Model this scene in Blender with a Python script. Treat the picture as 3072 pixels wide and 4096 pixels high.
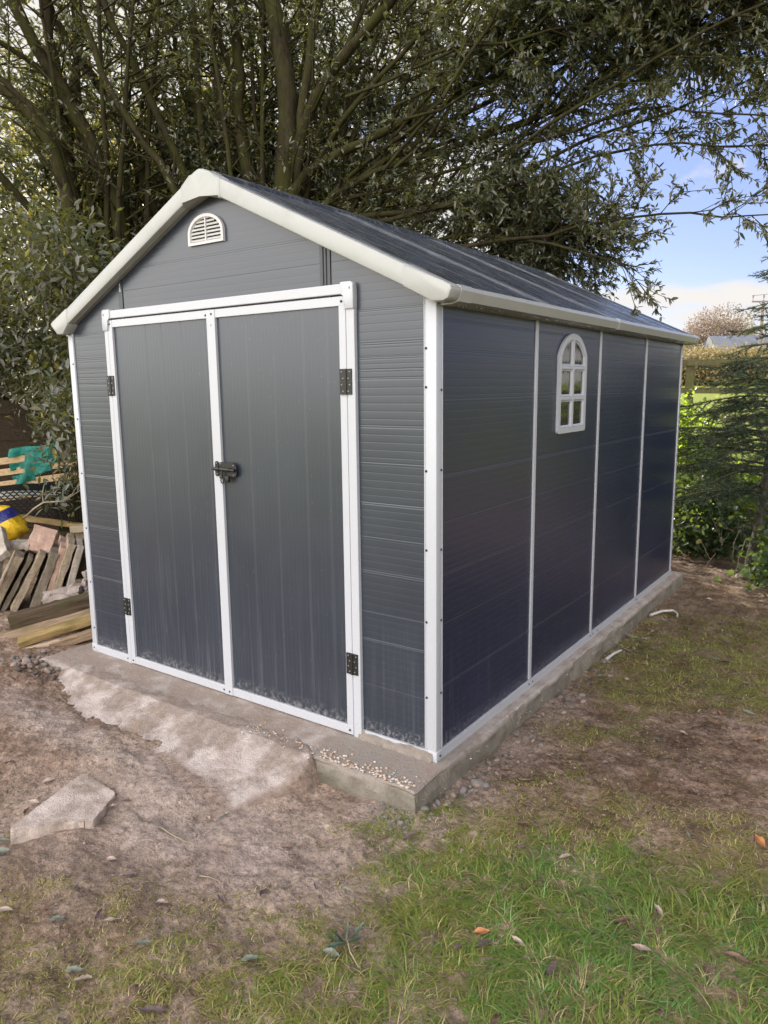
import bpy, bmesh, math, random
import numpy as np
from mathutils import Vector, Matrix
from mathutils.geometry import tessellate_polygon

for o in list(bpy.data.objects):
    bpy.data.objects.remove(o)
SC = bpy.context.scene
COL = SC.collection
R = math.radians

# ------------------------------------------------------------------ camera
cd = bpy.data.cameras.new('camera')
cd.sensor_fit = 'HORIZONTAL'; cd.sensor_width = 36.0; cd.lens = 34.40
cd.clip_start = 0.05; cd.clip_end = 3000
cam = bpy.data.objects.new('camera', cd); COL.objects.link(cam)
cam.location = (1.41458522, -2.32893545, 1.46867332)
cam.rotation_euler = (1.4035, 0.0118, 0.6153)
SC.camera = cam

# ------------------------------------------------------------------ light
SUN_AZ = R(-56)      # clockwise from +Y
SUN_EL = R(30)
SKY_STRENGTH = 0.10
SUN_STRENGTH = 4.2
EXPOSURE = 1.28
w = bpy.data.worlds.new('World'); SC.world = w; w.use_nodes = True
nt = w.node_tree; nt.nodes.clear()
def N(t, kind, **kw):
    n = t.nodes.new(kind)
    for k, v in kw.items():
        if k.startswith('_'):
            setattr(n, k[1:], v)
        elif k.startswith('i') and k[1:].isdigit():
            n.inputs[int(k[1:])].default_value = v
        else:
            n.inputs[k.replace('__', ' ')].default_value = v
    return n
def L(t, a, b):
    t.links.new(a, b)
def ramp(t, stops, interp='LINEAR'):
    n = t.nodes.new('ShaderNodeValToRGB'); cr = n.color_ramp; cr.interpolation = interp
    while len(cr.elements) < len(stops): cr.elements.new(0.5)
    for e, (p, c) in zip(cr.elements, stops):
        e.position = p; e.color = (c[0], c[1], c[2], 1) if len(c) == 3 else c
    return n
def math_(t, op, a=None, b=None, c=None, clamp=False):
    n = t.nodes.new('ShaderNodeMath'); n.operation = op; n.use_clamp = clamp
    for i, v in enumerate((a, b, c)):
        if v is None: continue
        if isinstance(v, (int, float)): n.inputs[i].default_value = v
        else: t.links.new(v, n.inputs[i])
    return n.outputs[0]
def mixc(t, fac, a, b, mode='MIX'):
    n = t.nodes.new('ShaderNodeMix'); n.data_type = 'RGBA'; n.blend_type = mode
    for s, v in ((n.inputs[0], fac), (n.inputs[6], a), (n.inputs[7], b)):
        if isinstance(v, (int, float)): s.default_value = v
        elif isinstance(v, tuple): s.default_value = (v[0], v[1], v[2], 1)
        else: t.links.new(v, s)
    return n.outputs[2]

sky = N(nt, 'ShaderNodeTexSky', _sky_type='NISHITA', _sun_disc=False)
sky.sun_elevation = SUN_EL; sky.sun_rotation = SUN_AZ
sky.air_density = 1.0; sky.dust_density = 0.3; sky.ozone_density = 2.5
tc = N(nt, 'ShaderNodeTexCoord')
mp = N(nt, 'ShaderNodeMapping'); mp.inputs['Scale'].default_value = (1, 1, 2.4)
mp.inputs['Location'].default_value = (3.9, 8.2, 2.2)
L(nt, tc.outputs['Generated'], mp.inputs['Vector'])
cn = N(nt, 'ShaderNodeTexNoise', Scale=3.6, Detail=9.0, Roughness=0.55, Distortion=0.25)
L(nt, mp.outputs[0], cn.inputs['Vector'])
sep = N(nt, 'ShaderNodeSeparateXYZ'); L(nt, tc.outputs['Generated'], sep.inputs[0])
# more cloud low down and an added unseen bank behind the camera
low = math_(nt, 'MAXIMUM', math_(nt, 'MULTIPLY_ADD', sep.outputs[2], -0.95, 0.155), -0.10)
# thin bright cloud round the sun
sv = N(nt, 'ShaderNodeVectorMath', _operation='DOT_PRODUCT'); L(nt, tc.outputs['Generated'], sv.inputs[0])
sv.inputs[1].default_value = (math.sin(SUN_AZ)*math.cos(SUN_EL), math.cos(SUN_AZ)*math.cos(SUN_EL), math.sin(SUN_EL))
glow = N(nt, 'ShaderNodeMapRange'); glow.inputs[1].default_value = 0.78; glow.inputs[2].default_value = 1.0; glow.inputs[4].default_value = 0.36
L(nt, sv.outputs['Value'], glow.inputs[0]); low = math_(nt, 'ADD', low, glow.outputs[0])
back = math_(nt, 'MINIMUM', math_(nt, 'MAXIMUM', math_(nt, 'MULTIPLY_ADD', sep.outputs[1], -0.60, 0.02), -0.04), 0.34)
cm = math_(nt, 'ADD', math_(nt, 'ADD', cn.outputs['Fac'], low), back)
cmask = ramp(nt, [(0.50, (0, 0, 0)), (0.60, (1, 1, 1))], 'EASE'); L(nt, cm, cmask.inputs[0])
# unseen clouds opposite the sun made brighter, added to light the shaded yard
front = math_(nt, 'MAXIMUM', math_(nt, 'MULTIPLY_ADD', sep.outputs[1], -15.0, 6.5), 3.9)
cc = N(nt, 'ShaderNodeVectorMath', _operation='SCALE'); cc.inputs[0].default_value = (1.0, 0.965, 0.925)
L(nt, front, cc.inputs['Scale'])
sks = mixc(nt, 0.10, mixc(nt, 1.0, sky.outputs[0], (0.60, 0.535, 0.65), 'MULTIPLY'), (2.6, 2.7, 3.1))
skm = mixc(nt, cmask.outputs[0], sks, cc.outputs[0])
w.cycles.sampling_method = 'MANUAL'; w.cycles.sample_map_resolution = 2048
bg = N(nt, 'ShaderNodeBackground', Strength=SKY_STRENGTH); L(nt, skm, bg.inputs[0])
wo = N(nt, 'ShaderNodeOutputWorld'); L(nt, bg.outputs[0], wo.inputs[0])

sd = bpy.data.lights.new('sun', 'SUN'); sd.energy = SUN_STRENGTH; sd.angle = R(0.5); sd.color = (1.0, 0.93, 0.82)
sun = bpy.data.objects.new('sun', sd); COL.objects.link(sun)
sdir = Vector((math.sin(SUN_AZ)*math.cos(SUN_EL), math.cos(SUN_AZ)*math.cos(SUN_EL), math.sin(SUN_EL)))
sun.rotation_euler = (-sdir).to_track_quat('-Z', 'Y').to_euler(); sun.location = (-6, 12, 12)
SC.view_settings.view_transform = 'Standard'; SC.view_settings.look = 'None'
SC.view_settings.exposure = EXPOSURE; SC.view_settings.gamma = 1.0
SC.view_settings.use_curve_mapping = False
SC.cycles.caustics_reflective = False; SC.cycles.caustics_refractive = False; SC.cycles.sample_clamp_indirect = 4.0
SC.cycles.max_bounces = 5; SC.cycles.use_adaptive_sampling = False; SC.cycles.transparent_max_bounces = 8
SC.cycles.use_denoising = True
SC.render.filter_size = 0.9

# ------------------------------------------------------------------ helpers
rnd = random.Random(7)
rng = np.random.default_rng(11)
def tag(o, label=None, cat=None, group=None, kind=None):
    if label: o['label'] = label
    if cat:
        o['category'] = cat
        if not kind: o['kind'] = 'thing'
    if group: o['group'] = group
    if kind: o['kind'] = kind
    return o
def empty(name, loc=(0, 0, 0), label=None, cat=None, group=None):
    o = bpy.data.objects.new(name, None); COL.objects.link(o); o.location = loc
    o.empty_display_size = 0.1
    return tag(o, label, cat, group)
def link(name, me, mat=None, parent=None, keep=True):
    o = bpy.data.objects.new(name, me); COL.objects.link(o)
    if mat is not None and not me.materials:
        for m in (mat if isinstance(mat, (list, tuple)) else [mat]): me.materials.append(m)
    if parent is not None:
        o.parent = parent
        if keep:
            o.matrix_parent_inverse = Matrix.Translation(parent.location).inverted() if parent.rotation_euler[:] == (0.0, 0.0, 0.0) else parent.matrix_basis.inverted()
    return o
def mesh_np(name, V, faces, attr=None, smooth=True):
    """V (n,3); faces: list of int arrays (m,k)."""
    me = bpy.data.meshes.new(name)
    V = np.asarray(V, dtype=np.float32)
    faces = [np.asarray(f, dtype=np.int32) for f in faces if len(f)]
    nf = sum(len(f) for f in faces); nl = sum(f.size for f in faces)
    me.vertices.add(len(V)); me.vertices.foreach_set('co', V.ravel())
    me.loops.add(nl); me.polygons.add(nf)
    me.loops.foreach_set('vertex_index', np.concatenate([f.ravel() for f in faces]))
    tot = np.concatenate([np.full(len(f), f.shape[1], dtype=np.int32) for f in faces])
    st = np.concatenate([[0], np.cumsum(tot)[:-1]]).astype(np.int32)
    me.polygons.foreach_set('loop_start', st)
    try: me.polygons.foreach_set('loop_total', tot)
    except Exception: pass
    if smooth: me.polygons.foreach_set('use_smooth', np.ones(nf, dtype=bool))
    if attr is not None:
        for k, a in attr.items():
            ca = me.color_attributes.new(k, 'FLOAT_COLOR', 'POINT')
            b = np.ones((len(V), 4), dtype=np.float32); a = np.asarray(a)
            if a.ndim == 1: b[:, 0] = a; b[:, 1] = a; b[:, 2] = a
            else: b[:, :a.shape[1]] = a
            ca.data.foreach_set('color', b.ravel())
    me.update(calc_edges=True)
    return me
class MB:
    """collects small shapes in one bmesh; build() links ONE object"""
    def __init__(s): s.bm = bmesh.new()
    def box(s, x0, x1, y0, y1, z0, z1, M=None, bev=0.0):
        vs = [s.bm.verts.new(v) for v in ((x0,y0,z0),(x1,y0,z0),(x1,y1,z0),(x0,y1,z0),(x0,y0,z1),(x1,y0,z1),(x1,y1,z1),(x0,y1,z1))]
        fs = [s.bm.faces.new([vs[i] for i in f]) for f in ((0,3,2,1),(4,5,6,7),(0,1,5,4),(1,2,6,5),(2,3,7,6),(3,0,4,7))]
        if bev:
            es = list({e for f in fs for e in f.edges})
            r = bmesh.ops.bevel(s.bm, geom=es, offset=bev, segments=2, affect='EDGES', profile=0.5)
            vs = list({v for f in r['faces'] for v in f.verts} | {v for v in vs if v.is_valid})
        if M is not None:
            for v in vs: v.co = M @ v.co
        return vs
    def prism(s, poly, a, b, axes='xz', M=None, bev=0.0):
        """poly of 2-D points extruded along the remaining axis from a to b"""
        def p3(p, t):
            return {'xz': (p[0], t, p[1]), 'yz': (t, p[0], p[1]), 'xy': (p[0], p[1], t)}[axes]
        A = [s.bm.verts.new(p3(p, a)) for p in poly]; B = [s.bm.verts.new(p3(p, b)) for p in poly]
        n = len(poly); fs = [s.bm.faces.new(A), s.bm.faces.new(B[::-1])]
        for i in range(n): fs.append(s.bm.faces.new((A[i], B[i], B[(i+1) % n], A[(i+1) % n])))
        vs = A+B
        if bev:
            es = list({e for f in fs for e in f.edges})
            r = bmesh.ops.bevel(s.bm, geom=es, offset=bev, segments=2, affect='EDGES', profile=0.5)
            vs = list({v for f in r['faces'] for v in f.verts} | {v for v in vs if v.is_valid})
        if M is not None:
            for v in vs: v.co = M @ v.co
        return vs
    def cyl(s, p, q, r, n=10, r2=None):
        p = Vector(p); q = Vector(q); d = (q-p).normalized()
        u = d.orthogonal().normalized(); v = d.cross(u)
        r2 = r if r2 is None else r2
        A = []; B = []
        for i in range(n):
            a = 2*math.pi*i/n; o = u*math.cos(a)+v*math.sin(a)
            A.append(s.bm.verts.new(p+o*r)); B.append(s.bm.verts.new(q+o*r2))
        s.bm.faces.new(A[::-1]); s.bm.faces.new(B)
        for i in range(n): s.bm.faces.new((A[i], A[(i+1) % n], B[(i+1) % n], B[i]))
    def dome(s, c, nrm, r, h):
        c = Vector(c); d = Vector(nrm).normalized(); u = d.orthogonal().normalized(); v = d.cross(u)
        rings = []
        for k in range(3):
            rr = r*math.cos(k*0.5); hh = h*math.sin(k*0.5)/math.sin(1.0)
            rings.append([s.bm.verts.new(c+u*rr*math.cos(a)+v*rr*math.sin(a)+d*hh) for a in [2*math.pi*i/8 for i in range(8)]])
        for k in range(2):
            for i in range(8): s.bm.faces.new((rings[k][i], rings[k][(i+1) % 8], rings[k+1][(i+1) % 8], rings[k+1][i]))
        s.bm.faces.new(rings[2])
    def mesh(s, name, smooth=False):
        bmesh.ops.recalc_face_normals(s.bm, faces=s.bm.faces[:])
        me = bpy.data.meshes.new(name); s.bm.to_mesh(me); s.bm.free()
        if smooth:
            me.polygons.foreach_set('use_smooth', np.ones(len(me.polygons), dtype=bool))
            try: me.set_sharp_from_angle(angle=R(35))
            except Exception: pass
        return me
    def build(s, name, mat, parent=None, smooth=False):
        return link(name, s.mesh(name, smooth), mat, parent)
def plate_holes(outer, holes, y_front, y_back, place, holes_back=None):
    """plate with openings; front loops at depth y_front; hole walls slope to holes_back at y_back. place(u,v,d)->xyz"""
    V = []; F = []
    def add(loop, d):
        i0 = len(V); V.extend(place(u, v, d) for u, v in loop); return list(range(i0, len(V)))
    of = add(outer, y_front); ob = add(outer, y_back)
    hf = [add(h, y_front) for h in holes]; hb = [add(h, y_back) for h in (holes_back or holes)]
    loops = [[Vector((u, v, 0)) for u, v in outer]]+[[Vector((u, v, 0)) for u, v in h] for h in holes]
    ids = of+[i for h in hf for i in h]
    for t in tessellate_polygon(loops): F.append([ids[i] for i in t])
    for a, b in [(of, ob)]+list(zip(hf, hb)):
        n = len(a)
        for i in range(n): F.append([a[i], a[(i+1) % n], b[(i+1) % n], b[i]])
    me = bpy.data.meshes.new('plate'); me.from_pydata(V, [], F); me.update()
    bm = bmesh.new(); bm.from_mesh(me); bmesh.ops.recalc_face_normals(bm, faces=bm.faces[:]); bm.to_mesh(me); bm.free()
    return me

# value noise in numpy
_lat = np.random.default_rng(5).random((256, 256))
def vnoise(x, y):
    xi = np.floor(x).astype(int); yi = np.floor(y).astype(int); fx = x-xi; fy = y-yi
    fx = fx*fx*(3-2*fx); fy = fy*fy*(3-2*fy)
    a = _lat[xi & 255, yi & 255]; b = _lat[(xi+1) & 255, yi & 255]; c = _lat[xi & 255, (yi+1) & 255]; d = _lat[(xi+1) & 255, (yi+1) & 255]
    return (a*(1-fx)+b*fx)*(1-fy)+(c*(1-fx)+d*fx)*fy
def fbm(x, y, f, o=4, g=0.5):
    s = 0; a = 1; t = 0
    for k in range(o):
        s = s+a*vnoise(x*f+17.3*k, y*f+9.1*k); t += a; a *= g; f *= 2.03
    return s/t
def sstep(a, b, x):
    t = np.clip((x-a)/(b-a), 0, 1); return t*t*(3-2*t)

# ------------------------------------------------------------------ materials
def mat(name):
    m = bpy.data.materials.new(name); m.use_nodes = True; t = m.node_tree; t.nodes.clear()
    out = t.nodes.new('ShaderNodeOutputMaterial'); b = t.nodes.new('ShaderNodeBsdfPrincipled')
    t.links.new(b.outputs[0], out.inputs[0]); return m, t, b, out
def noise(t, scale, detail=4.0, rough=0.55, vec=None, dist=0.0):
    n = N(t, 'ShaderNodeTexNoise', Scale=scale, Detail=detail, Roughness=rough, Distortion=dist)
    if vec is not None: t.links.new(vec, n.inputs['Vector'])
    return n.outputs['Fac']
def objco(t, scale=None):
    c = t.nodes.new('ShaderNodeTexCoord'); o = c.outputs['Object']
    if scale:
        m = t.nodes.new('ShaderNodeMapping'); m.inputs['Scale'].default_value = scale
        t.links.new(o, m.inputs['Vector']); o = m.outputs[0]
    return o
def bump(t, b, h, strength=0.5, dist=0.01):
    n = N(t, 'ShaderNodeBump', Strength=strength, Distance=dist); t.links.new(h, n.inputs['Height'])
    t.links.new(n.outputs[0], b.inputs['Normal']); return n

def panel_mat(name, axis, period, base, groove_at):
    """ribbed plastic panel: fine ribs at right angles to `axis`, deeper joints, chalky streaks low down"""
    m, t, b, o = mat(name)
    c = objco(t); s = N(t, 'ShaderNodeSeparateXYZ'); L(t, c, s.inputs[0])
    a = s.outputs['XYZ'.index(axis)]
    f = math_(t, 'FRACT', math_(t, 'DIVIDE', a, period))
    rib = math_(t, 'PINGPONG', f, 0.5)
    line = math_(t, 'SMOOTH_MIN', math_(t, 'MULTIPLY', rib, 9.0), 1.0, 0.5)
    soft = math_(t, 'MULTIPLY', rib, 0.9)
    h = math_(t, 'ADD', line, soft)
    # joints: groups of three lines
    g = None
    for z in groove_at:
        d = math_(t, 'ABSOLUTE', math_(t, 'SUBTRACT', a, z))
        k = math_(t, 'DIVIDE', d, 0.0035, clamp=True)
        g = k if g is None else math_(t, 'MULTIPLY', g, k)
    if g is not None: h = math_(t, 'ADD', h, math_(t, 'MULTIPLY', g, 2.6))
    bump(t, b, h, 0.42 if axis == 'Z' else 0.8, 0.00042)
    st = objco(t, (90, 90, 1.6)) if axis == 'Z' or axis == 'X' else objco(t)
    sn = noise(t, 1.0, 3.0, 0.6, st)
    big = noise(t, 2.2, 4.0, 0.6, c)
    lowm = N(t, 'ShaderNodeMapRange'); lowm.inputs[1].default_value = 0.75; lowm.inputs[2].default_value = 0.08
    L(t, s.outputs[2], lowm.inputs[0])
    sm = ramp(t, [(0.52, (0, 0, 0)), (0.72, (1, 1, 1))]); L(t, sn, sm.inputs[0])
    dust = math_(t, 'MULTIPLY', math_(t, 'MULTIPLY', sm.outputs[0], lowm.outputs[0]), math_(t, 'MULTIPLY', big, 0.20))
    splash = N(t, 'ShaderNodeMapRange'); splash.inputs[1].default_value = 0.11; splash.inputs[2].default_value = 0.03
    L(t, s.outputs[2], splash.inputs[0])
    spn = ramp(t, [(0.47, (0, 0, 0)), (0.62, (1, 1, 1))]); L(t, noise(t, 55, 5, 0.7, c), spn.inputs[0])
    dust2 = math_(t, 'MAXIMUM', dust, math_(t, 'MULTIPLY', math_(t, 'MULTIPLY', spn.outputs[0], splash.outputs[0]), 0.55))
    v = ramp(t, [(0.3, tuple(x*0.9 for x in base)), (0.7, tuple(x*1.12 for x in base))]); L(t, big, v.inputs[0])
    spk = ramp(t, [(0.765, (0, 0, 0)), (0.78, (1, 1, 1))]); L(t, noise(t, 120, 1.0, 0.5, c), spk.inputs[0])
    c1 = mixc(t, dust2, v.outputs[0], (0.30, 0.29, 0.29))
    c2 = mixc(t, math_(t, 'MULTIPLY', spk.outputs[0], 0.28), c1, (0.35, 0.35, 0.35))
    jl = math_(t, 'SUBTRACT', 1.0, g); c2 = mixc(t, math_(t, 'MULTIPLY', jl, 0.10), c2, (0.20, 0.21, 0.24))
    rl = math_(t, 'SUBTRACT', 1.0, math_(t, 'MULTIPLY', rib, 9.0), clamp=True); c2 = mixc(t, math_(t, 'MULTIPLY', math_(t, 'MULTIPLY', rl, big), 0.045), c2, (0.25, 0.26, 0.29))
    L(t, c2, b.inputs['Base Color'])
    rr = N(t, 'ShaderNodeMapRange'); rr.inputs[3].default_value = 0.24; rr.inputs[4].default_value = 0.36
    L(t, big, rr.inputs[0]); L(t, math_(t, 'ADD', rr.outputs[0], dust2), b.inputs['Roughness'])
    b.inputs['IOR'].default_value = 1.62
    return m
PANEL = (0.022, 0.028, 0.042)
PANEL_SIDE_SHADE = (0.007, 0.013, 0.044)  # same plastic as the front, with the side's shade put into its colour
M_front = panel_mat('grey ribbed panel', 'Z', 0.030, PANEL, [1.764, 1.758, 1.64, 1.632, 1.585, 1.578, 1.54, 1.508, 1.502, 1.325, 1.317, 1.18, 1.02, 1.012, 0.88, 0.74, 0.732, 0.566, 0.45, 0.443, 0.25, 2.06, 2.052, 1.955])
M_side = panel_mat('shaded ribbed panel', 'Z', 0.030, PANEL_SIDE_SHADE, [1.72, 1.712, 1.61, 1.602, 1.423, 1.14, 1.132, 0.96, 0.76, 0.752, 0.554, 0.3, 0.292])
M_door = panel_mat('grey ribbed door panel', 'X', 0.0235, PANEL, [-1.652, -1.645, -1.534, -1.527, -1.393, -1.386, -1.228, -1.221, -0.96, -0.953, -0.80, -0.793, -0.632, -0.625, -0.507, -0.50])

def white_mat(name, base, dirt=(0.35, 0.30, 0.25), rough=0.32, amt=0.25, lowdirt=0.8):
    m, t, b, o = mat(name); c = objco(t)
    s = N(t, 'ShaderNodeSeparateXYZ'); L(t, c, s.inputs[0])
    n1 = ramp(t, [(0.50, (0, 0, 0)), (0.75, (1, 1, 1))]); L(t, noise(t, 9, 6, 0.65, c), n1.inputs[0])
    n2 = ramp(t, [(0.60, (0, 0, 0)), (0.66, (1, 1, 1))]); L(t, noise(t, 150, 3, 0.6, c), n2.inputs[0])
    lo = N(t, 'ShaderNodeMapRange'); lo.inputs[1].default_value = 0.28; lo.inputs[2].default_value = 0.0; L(t, s.outputs[2], lo.inputs[0])
    d = math_(t, 'ADD', math_(t, 'MULTIPLY', n1.outputs[0], amt*0.5), math_(t, 'MULTIPLY', math_(t, 'MULTIPLY', n2.outputs[0], lo.outputs[0]), lowdirt))
    d = math_(t, 'ADD', d, math_(t, 'MULTIPLY', math_(t, 'MULTIPLY', n2.outputs[0], n1.outputs[0]), amt), clamp=True)
    L(t, mixc(t, d, base, dirt), b.inputs['Base Color'])
    b.inputs['Roughness'].default_value = rough
    bump(t, b, noise(t, 60, 2, 0.5, c), 0.08, 0.002)
    return m
M_white = white_mat('white plastic trim', (0.40, 0.412, 0.455))
M_cream = white_mat('cream roof trim', (0.325, 0.328, 0.325), (0.15, 0.16, 0.10), 0.3, 0.35, 0.0)
M_vent = white_mat('white vent plastic', (0.48, 0.465, 0.47), (0.4, 0.36, 0.3), 0.35, 0.1, 0.0)

def plain(name, col, rough=0.5, metal=0.0, var=0.15, scale=40, bmp=0.2, spec=0.5):
    m, t, b, o = mat(name); c = objco(t); n = noise(t, scale, 5, 0.6, c)
    v = ramp(t, [(0.3, tuple(x*(1-var) for x in col)), (0.7, tuple(x*(1+var) for x in col))]); L(t, n, v.inputs[0])
    L(t, v.outputs[0], b.inputs['Base Color']); b.inputs['Roughness'].default_value = rough; b.inputs['Metallic'].default_value = metal
    b.inputs['Specular IOR Level'].default_value = spec
    if bmp: bump(t, b, n, bmp, 0.004)
    return m
M_black = plain('black painted steel', (0.018, 0.018, 0.017), 0.42, 0.3)
M_screw = plain('black screw head', (0.03, 0.03, 0.03), 0.35, 0.6)
M_bolt = plain('bright bolt head', (0.25, 0.25, 0.24), 0.3, 0.9)
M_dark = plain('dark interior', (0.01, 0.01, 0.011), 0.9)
M_strip = plain('charcoal joint strip', (0.026, 0.030, 0.040), 0.36)
M_ink = plain('white ink', (0.7, 0.7, 0.7), 0.6)

def glass_mat():
    m, t, b, o = mat('rippled window pane'); c = objco(t, (1, 14, 6))
    b.inputs['Base Color'].default_value = (0.02, 0.022, 0.02, 1); b.inputs['Roughness'].default_value = 0.03
    b.inputs['IOR'].default_value = 1.8
    bump(t, b, noise(t, 4, 3, 0.5, c), 0.10, 0.004)
    return m
M_glass = glass_mat()

def roof_mat():
    m, t, b, o = mat('wet slate grey roof panel'); c = objco(t)
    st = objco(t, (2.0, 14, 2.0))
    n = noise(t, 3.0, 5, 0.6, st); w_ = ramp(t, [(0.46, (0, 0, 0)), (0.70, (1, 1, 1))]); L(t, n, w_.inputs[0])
    L(t, mixc(t, w_.outputs[0], (0.030, 0.036, 0.050), (0.105, 0.112, 0.130)), b.inputs['Base Color'])  # drying streaks, made paler in colour to stand for missing sky highlights
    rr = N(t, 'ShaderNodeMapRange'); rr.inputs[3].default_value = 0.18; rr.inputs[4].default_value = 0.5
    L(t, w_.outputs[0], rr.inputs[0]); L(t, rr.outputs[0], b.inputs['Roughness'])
    vo = N(t, 'ShaderNodeTexVoronoi', Scale=170.0); L(t, c, vo.inputs['Vector'])
    dr = ramp(t, [(0.0, (1, 1, 1)), (0.4, (0, 0, 0))]); L(t, vo.outputs['Distance'], dr.inputs[0])
    bump(t, b, math_(t, 'ADD', math_(t, 'MULTIPLY', dr.outputs[0], 0.8), noise(t, 300, 2, 0.5, c)), 0.5, 0.002)
    return m
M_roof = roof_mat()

def wood(name, a, bcol, moss=None, axis=(1, 12, 12), rough=0.8):
    m, t, b, o = mat(name); c = objco(t, axis); c0 = objco(t)
    n = noise(t, 5, 7, 0.65, c, 0.6); v = ramp(t, [(0.3, a), (0.68, bcol)]); L(t, n, v.inputs[0])
    col = v.outputs[0]
    if moss:
        k = ramp(t, [(0.48, (0, 0, 0)), (0.66, (1, 1, 1))]); L(t, noise(t, 5, 5, 0.65, c0), k.inputs[0])
        col = mixc(t, math_(t, 'MULTIPLY', k.outputs[0], 0.7), col, moss)
    L(t, col, b.inputs['Base Color']); b.inputs['Roughness'].default_value = rough
    bump(t, b, n, 0.6, 0.006); b.inputs['Specular IOR Level'].default_value = 0.15
    return m
def stone(name, a, bcol, moss=None, mossamt=0.8, scale=14, bm_=0.7, rough=0.9):
    m, t, b, o = mat(name); c = objco(t)
    n = noise(t, scale, 8, 0.7, c); v = ramp(t, [(0.32, a), (0.66, bcol)]); L(t, n, v.inputs[0]); col = v.outputs[0]
    sp = ramp(t, [(0.64, (0, 0, 0)), (0.70, (1, 1, 1))]); L(t, noise(t, 130, 3, 0.6, c), sp.inputs[0])
    col = mixc(t, math_(t, 'MULTIPLY', sp.outputs[0], 0.35), col, tuple(min(0.7, x*1.7) for x in bcol))
    if moss:
        k = ramp(t, [(0.46, (0, 0, 0)), (0.64, (1, 1, 1))]); L(t, noise(t, 6, 6, 0.65, c), k.inputs[0])
        col = mixc(t, math_(t, 'MULTIPLY', k.outputs[0], mossamt), col, moss)
    L(t, col, b.inputs['Base Color']); b.inputs['Roughness'].default_value = rough
    h = math_(t, 'ADD', noise(t, 26, 6, 0.7, c), math_(t, 'MULTIPLY', noise(t, 160, 3, 0.6, c), 0.35))
    bump(t, b, h, bm_, 0.012)
    return m

def leaf_mat(name, dark, mid, under, trans, gloss=0.38, tr=0.28, yellow=(0.30, 0.26, 0.04), yel_at=0.94, spec=0.5):
    m, t, b, o = mat(name)
    a = N(t, 'ShaderNodeAttribute', _attribute_name='tint'); s = N(t, 'ShaderNodeSeparateColor'); L(t, a.outputs['Color'], s.inputs[0])
    v = ramp(t, [(0.0, dark), (0.8, mid), (yel_at, mid), (min(1.0, yel_at+0.03), yellow)]); L(t, s.outputs[0], v.inputs[0])
    g = N(t, 'ShaderNodeNewGeometry')
    up = mixc(t, g.outputs['Backfacing'], v.outputs[0], under)
    L(t, up, b.inputs['Base Color']); b.inputs['Roughness'].default_value = gloss
    b.inputs['Specular IOR Level'].default_value = spec
    tl = t.nodes.new('ShaderNodeBsdfTranslucent'); tl.inputs[0].default_value = (*trans, 1)
    mx = t.nodes.new('ShaderNodeMixShader'); mx.inputs[0].default_value = tr
    L(t, b.outputs[0], mx.inputs[1]); L(t, tl.outputs[0], mx.inputs[2]); L(t, mx.outputs[0], o.inputs[0])
    return m
M_leaf = leaf_mat('evergreen leaf', (0.022, 0.037, 0.023), (0.075, 0.090, 0.057), (0.130, 0.128, 0.105), (0.28, 0.28, 0.05))
M_leaf2 = leaf_mat('dark green leaf', (0.02, 0.042, 0.02), (0.045, 0.09, 0.03), (0.07, 0.10, 0.055), (0.25, 0.34, 0.05), 0.35, 0.3)
M_leafsun = leaf_mat('light green leaf', (0.06, 0.11, 0.015), (0.16, 0.22, 0.03), (0.16, 0.21, 0.05), (0.50, 0.66, 0.07), 0.4, 0.5)
M_leafback = leaf_mat('background leaf', (0.04, 0.05, 0.02), (0.10, 0.10, 0.03), (0.10, 0.10, 0.05), (0.50, 0.42, 0.06), 0.45, 0.42, (0.35, 0.2, 0.03), 0.8)
M_needle = leaf_mat('fir needle', (0.012, 0.028, 0.020), (0.034, 0.062, 0.034), (0.055, 0.08, 0.06), (0.14, 0.20, 0.04), 0.5, 0.2, (0.16, 0.24, 0.04), 0.93, 0.2)
M_autumn = leaf_mat('autumn hedge leaf', (0.17, 0.13, 0.06), (0.30, 0.24, 0.11), (0.26, 0.21, 0.11), (0.38, 0.30, 0.12), 0.6, 0.3, (0.30, 0.2, 0.06))
M_bare = leaf_mat('pale bare twig mass', (0.22, 0.17, 0.15), (0.34, 0.26, 0.21), (0.3, 0.24, 0.2), (0.3, 0.22, 0.16), 0.8, 0.2)
def bark_mat(name, a, bcol, moss):
    m, t, b, o = mat(name); c = objco(t, (1, 1, 0.35)); n = noise(t, 24, 7, 0.65, c)
    v = ramp(t, [(0.3, a), (0.7, bcol)]); L(t, n, v.inputs[0])
    k = ramp(t, [(0.42, (0, 0, 0)), (0.62, (1, 1, 1))]); L(t, noise(t, 4.0, 5, 0.65, objco(t)), k.inputs[0])
    L(t, mixc(t, math_(t, 'MULTIPLY', k.outputs[0], 0.75), v.outputs[0], moss), b.inputs['Base Color'])
    b.inputs['Roughness'].default_value = 0.9; b.inputs['Specular IOR Level'].default_value = 0.08; bump(t, b, n, 0.9, 0.02)
    return m
M_bark = bark_mat('olive grey bark', (0.016, 0.013, 0.008), (0.050, 0.040, 0.024), (0.040, 0.042, 0.011))
M_barkfir = bark_mat('grey fir bark', (0.05, 0.045, 0.04), (0.14, 0.125, 0.11), (0.09, 0.09, 0.06))
M_twig = bark_mat('dry pale twig', (0.20, 0.16, 0.11), (0.42, 0.35, 0.26), (0.3, 0.27, 0.18))

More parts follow.
